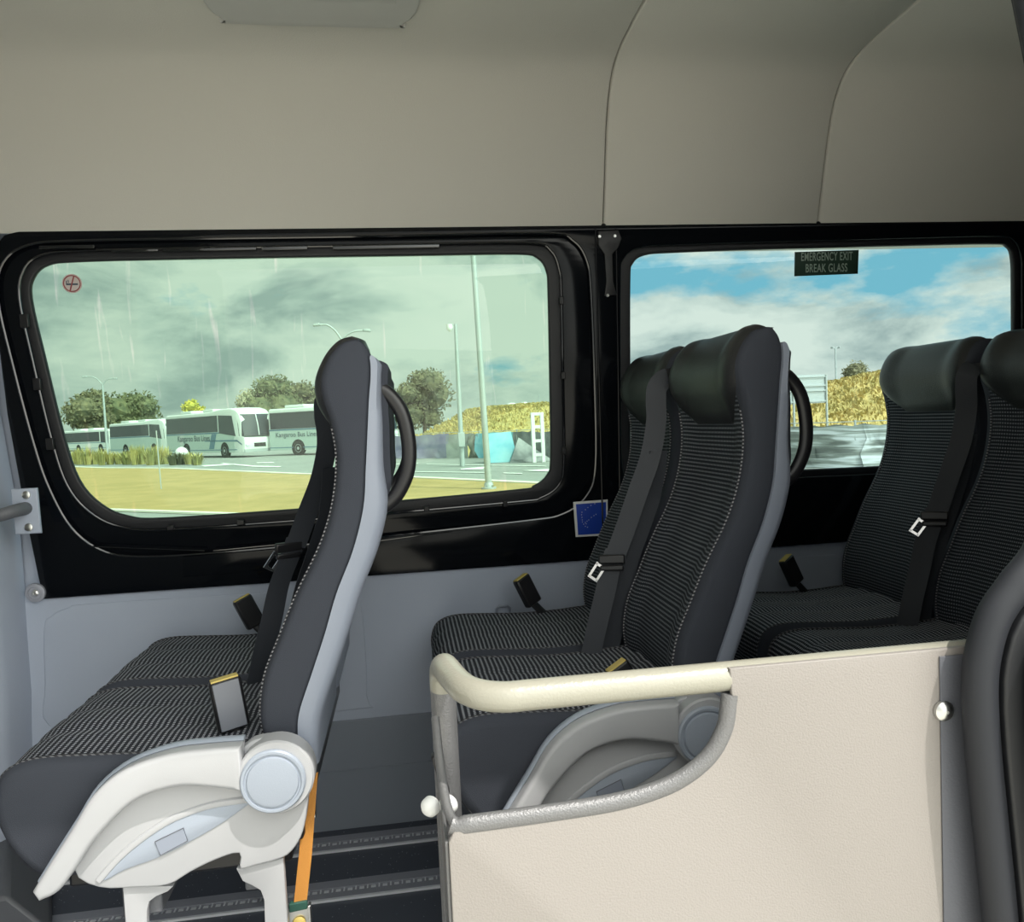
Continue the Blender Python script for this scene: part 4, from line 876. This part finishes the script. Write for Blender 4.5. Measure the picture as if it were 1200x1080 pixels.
b=G(189,573); mb=MB(); mb.tube([b,b+Vector((-.02,0,.9)),b+Vector((-.03,0,1.9))],.02,8); tag(mb.build('marker_post',M['galv']),'thin white marker post on the verge before the grass tufts','post')
poleat(635,548,462,.04,'thin distant pole right of the tall pole','' or None,'distant_pole',D=75)
poleat(981,500,408,.06,'thin lamp pole on the bank beside the small tree, right window',[(4,-1),(-4,-1)],D=44)
# --- the bank and the fence line
FL=[Vector((-3.2,43,0)),Vector((-1.6,41.6,0)),Vector((0,40,0)),Vector((6,32.8,0)),Vector((8.8,26,0)),Vector((11.3,19.8,0)),Vector((14.5,18.0,0)),Vector((18,17.5,0))]
fl2=cat(FL,10)
def norm2(P,i):
    t=(P[min(i+1,len(P)-1)]-P[max(i-1,0)]).normalized(); return Vector((-t.y,t.x,0))*(1 if True else -1)
rings=[]
rb=random.Random(3)
for i,p in enumerate(fl2):
    q_=max(0,min(1,(i/len(fl2)-.35)/.6)); n=Vector((.86,.5,0)).lerp(Vector((.42,.9,0)),q_).normalized()
    s=1; top=2.05*s-.45*(1-s)+rb.uniform(-.06,.06)
    if i>45: top+=.25*min(1,(i-45)/6)
    rings.append([(p+n*.6).to_tuple()[:2]+(-.5,),(p+n*2).to_tuple()[:2]+(-.1*s-.5*(1-s)+rb.uniform(-.05,.05),),(p+n*5).to_tuple()[:2]+(.35*top+rb.uniform(-.06,.06),),(p+n*8).to_tuple()[:2]+(top*.92,),(p+n*10).to_tuple()[:2]+(top,),(p+n*13).to_tuple()[:2]+(top-.3,)])
mb=MB(); mb.loft(rings,False,False); bk=mb.build('ground_bank',M['bank']); bk['kind']='structure'
# grass blades on the bank: uncountable
mb=MB()
for k in range(20000):
    i=rb.randrange(0,len(rings)-1); u=rb.random(); s=rb.choice([1,2,2,3,3,3]); w=rb.random()
    A=Vector(rings[i][s]).lerp(Vector(rings[i+1][s]),u); B_=Vector(rings[i][s+1]).lerp(Vector(rings[i+1][s+1]),u); p=A.lerp(B_,w)
    hgt=rb.uniform(.08,.22); a=rb.uniform(0,PI); d=Vector((math.cos(a),math.sin(a),0))*rb.uniform(.02,.06)
    mb.add([p-d,p+d,p+d*.4+Vector((rb.uniform(-.1,.1),0,hgt)),p-d*.4+Vector((0,rb.uniform(-.1,.1),hgt*.8))],[(0,1,2,3)])
tag(mb.build('dry_grass',M['bank'],smooth=False),'dry golden long grass covering the bank','grass',kind='stuff')
fence=empty('site_fence',(4,35,-.5),'low site fence draped with banners, tarpaulins and plastic below the grassy bank','fence')
# arc length along the fence
def fp(s):
    L_=0
    for i in range(len(fl2)-1):
        d=(fl2[i+1]-fl2[i]).length
        if L_+d>=s: return fl2[i].lerp(fl2[i+1],(s-L_)/d)
        L_+=d
    return fl2[-1]
tot=sum((fl2[i+1]-fl2[i]).length for i in range(len(fl2)-1))
def fpx(px):
    """arc length where the fence is seen at picture column px"""
    best=(1e9,0)
    for k in range(900):
        s=tot*k/900; p=fp(s); d=Vector((p.x,p.y,0))-Vector((0,0,0)); 
        q=(Vector((p.x,p.y,-.0))-EYE); x=600+F*q.dot(RR)/q.dot(fw)
        if abs(x-px)<best[0]: best=(abs(x-px),s)
    return best[1]
secs=[(380,490,0),(490,525,0),(525,548,1),(548,558,2),(558,603,3),(603,622,4),(622,665,4),(665,900,1),(900,950,5),(950,1010,5),(1010,1100,5)]
rf=random.Random(6)
for a,b_,mi in secs:
    sa,sb=fpx(a),fpx(b_)+.12; n=max(4,int((sb-sa)/.35)); rg=[]
    for k in range(n+1):
        p=fp(sa+(sb-sa)*k/n); off=lambda q:rf.uniform(-q,q); hgt=1.17+rf.uniform(-.05,.05)
        rg.append([Vector((p.x+off(.03),p.y+off(.03),-.5+hgt)),Vector((p.x+off(.09),p.y-.03+off(.09),-.5+hgt*.66)),Vector((p.x+off(.12),p.y-.08+off(.1),-.5+hgt*.33)),Vector((p.x+off(.12),p.y-.15+off(.12),-.49))])
    mb=MB(); mb.loft(rg,False,False); mb.build('fence_cloth',M['tarps'][mi],fence)
s=0
while s<tot:
    p=fp(s); mb=MB(); mb.tube([(p.x,p.y+.05,-.5),(p.x,p.y+.05,.2),(p.x,p.y+.05,.80)],.03,8); mb.build('post',M['galv'],fence); s+=2.4
mb=MB(); mb.tube([Vector((p.x,p.y+.05,.76)) for p in fl2],.012,6); mb.build('top_wire',M['galv'],fence)
# leaning light blue sheet, plank frame
b=G(598,541); mb=MB(); mb.add([b+Vector(v) for v in[(-1.1,0,0),(.3,-.2,0),(.15,.5,1.25),(-1.0,.5,1.2),(-1.1,.06,0),(.3,-.14,0),(.15,.56,1.25),(-1.0,.56,1.2)]],[(0,1,2,3),(4,7,6,5),(0,4,5,1),(1,5,6,2),(2,6,7,3),(3,7,4,0)]); tag(mb.build('leaning_sheet',M['tarps'][3]),'light blue sheet leaning against the site fence','sheet')
b=G(605,541.5); mb=MB(); mb.add([b+Vector(v) for v in[(-.3,-.3,0),(1.5,-.3,0),(.9,.2,.45),(.2,.4,1.0),(-.3,-.2,0),(1.5,-.2,0),(.9,.3,.45),(.2,.5,1.0)]],[(0,1,2,3),(4,7,6,5),(0,4,5,1),(1,5,6,2),(2,6,7,3),(3,7,4,0)]); tag(mb.build('crumpled_sheet',M['tarps'][4]),'crumpled grey sheet beside the white slotted stand','sheet')
b=G(625.5,541.5); t=empty('white_stand',tuple(b),'upright white slotted stand on road edge at right of left window','barrier'); b.y-=.4
hh=2.15*b.y/32.5; ww=.36*b.y/32.5
for x in(-.04,ww+.0):
    mb=MB(); mb.box((b.x+x-.07,b.y-.07,-.5),(b.x+x+.07,b.y+.07,-.5+hh)); mb.build('upright',M['white'],t,bevel=.01)
for z in(.25,.80,1.35,hh-.12):
    mb=MB(); mb.box((b.x,b.y-.05,-.5+z),(b.x+ww,b.y+.05,-.5+z+.12)); mb.build('rung',M['white'],t,bevel=.01)
for k,(px,py) in enumerate([(600,476),(615,475)]):
    D=75; p=EYE+ray(px,py)*(D/ray(px,py).y); rr_=.62 if k==0 else .42
    mb=MB(); mb.lathe((p.x,D,-.5),(0,0,1),[(rr_,0),(rr_,p.z+.5+.0),(rr_*.8,p.z+.75),(rr_*.3,p.z+.85)],16); tag(mb.build('storage_tank',M['white']),['larger white tank beyond the grassy bank','smaller white tank beyond the grassy bank'][k],'tank')
# road sign seen from behind, right window
t=empty('road_sign_back',tuple(G(953,560)),'grey back of a large road sign on two posts, right window','sign')
D=22; f=lambda px,py:EYE+ray(px,py)*(D/ray(px,py).y)
a,b_=f(936,440),f(967,472); zt2,zb2=f(951,439).z,f(951,472.5).z
mb=MB(); mb.box((a.x-.35,D-.015,zb2),(b_.x,D+.015,zt2)); mb.build('sign_sheet',M['galv'],t,smooth=False)
for z in(zb2+.06,(zb2+zt2)/2-.05,(zb2+zt2)/2+.1,zt2-.06):
    mb=MB(); mb.box((a.x-.35,D-.05,z-.02),(b_.x,D-.014,z+.02)); mb.build('stiffener',M['galv'],t,smooth=False)
for x in(a.x-.2,b_.x+.03):
    mb=MB(); mb.tube([(x,D-.03,-.5),(x,D-.03,.5),(x,D-.03,zt2-.02)],.035,10); mb.build('sign_post',M['galv'],t)
# ------------------------------------------------------------------ light
W_=bpy.data.worlds.new('sky'); SC.world=W_; W_.use_nodes=True; N=W_.node_tree.nodes; L=W_.node_tree.links; N.clear()
out=N.new('ShaderNodeOutputWorld'); bg=N.new('ShaderNodeBackground'); L.new(bg.outputs[0],out.inputs[0])
tc=N.new('ShaderNodeTexCoord'); sp_=N.new('ShaderNodeSeparateXYZ'); L.new(tc.outputs['Generated'],sp_.inputs[0])
def mth(op,a,b=None,c=None):
    n=N.new('ShaderNodeMath'); n.operation=op
    for i,q in enumerate((a,b,c)):
        if q is None: continue
        if isinstance(q,(int,float)): n.inputs[i].default_value=q
        else: L.new(q,n.inputs[i])
    return n.outputs[0]
X,Y,Z=sp_.outputs
cx=N.new('ShaderNodeCombineXYZ'); L.new(X,cx.inputs[0]); L.new(Y,cx.inputs[1]); L.new(mth('MULTIPLY',Z,2.3),cx.inputs[2])
n1=N.new('ShaderNodeTexNoise'); n1.inputs['Scale'].default_value=3.4; n1.inputs['Detail'].default_value=7; n1.inputs['Roughness'].default_value=.55; L.new(cx.outputs[0],n1.inputs['Vector'])
mp=N.new('ShaderNodeMapping'); mp.inputs['Location'].default_value=(3.1,1.7,.4); L.new(cx.outputs[0],mp.inputs[0])
n2=N.new('ShaderNodeTexNoise'); n2.inputs['Scale'].default_value=5.0; n2.inputs['Detail'].default_value=9; n2.inputs['Roughness'].default_value=.58; n2.inputs['Distortion'].default_value=.25; L.new(mp.outputs[0],n2.inputs['Vector'])
cr=N.new('ShaderNodeValToRGB'); e=cr.color_ramp.elements; L.new(n2.outputs['Fac'],cr.inputs[0])
e[0].position=.38; e[0].color=(.50,.56,.55,1); e[1].position=.56; e[1].color=(1.0,.98,.90,1); k=e.new(.47); k.color=(.78,.81,.76,1)
# cover: solid to the left, broken to the right
azr=mth('DIVIDE',X,mth('ADD',mth('MAXIMUM',Y,.05),.0))
cov=mth('ADD',mth('ADD',n1.outputs['Fac'],mth('MULTIPLY',mth('MINIMUM',mth('MAXIMUM',azr,-.2),.8),-.17)),mth('ADD',mth('MULTIPLY',mth('SUBTRACT',.16,mth('MINIMUM',Z,.3)),.30),mth('ADD',mth('MULTIPLY',mth('MAXIMUM',mth('MULTIPLY',Y,-1.0),0),.5),mth('MULTIPLY',mth('MAXIMUM',mth('SUBTRACT',Z,.42),0),.6))))
cm=N.new('ShaderNodeValToRGB'); L.new(cov,cm.inputs[0]); cm.color_ramp.elements[0].position=.36; cm.color_ramp.elements[1].position=.44
mx=N.new('ShaderNodeMix'); mx.data_type='RGBA'; L.new(cm.outputs[0],mx.inputs['Factor']); mx.inputs['A'].default_value=(.26,.60,.76,1); L.new(cr.outputs[0],mx.inputs['B'])
# the half of the sky on the sun's side (behind the viewer) is brighter
gl=mth('ADD',1.0,mth('MULTIPLY',mth('POWER',mth('MAXIMUM',mth('ADD',mth('ADD',mth('MULTIPLY',Y,-.64),mth('MULTIPLY',X,.58)),mth('MULTIPLY',Z,.5)),0),4.0),5.5))
bgst=mth('MULTIPLY',gl,.95)
L.new(mx.outputs['Result'],bg.inputs['Color']); L.new(bgst,bg.inputs['Strength'])
sl=bpy.data.lights.new('sun','SUN'); sl.energy=4.0; sl.angle=.0093; sl.color=(1,.955,.88)
so=bpy.data.objects.new('sun',sl); COL.objects.link(so)
el=math.radians(58.5); azm=math.radians(42)   # from behind the viewer
dirv=Vector((math.sin(azm)*math.cos(el),-math.cos(azm)*math.cos(el),math.sin(el)))
so.rotation_euler=dirv.to_track_quat('Z','Y').to_euler(); so.location=(0,-5,8)
SC.view_settings.view_transform='Standard'; SC.view_settings.look='None'; SC.view_settings.exposure=0.0; SC.view_settings.gamma=1; SC.view_settings.use_curve_mapping=False
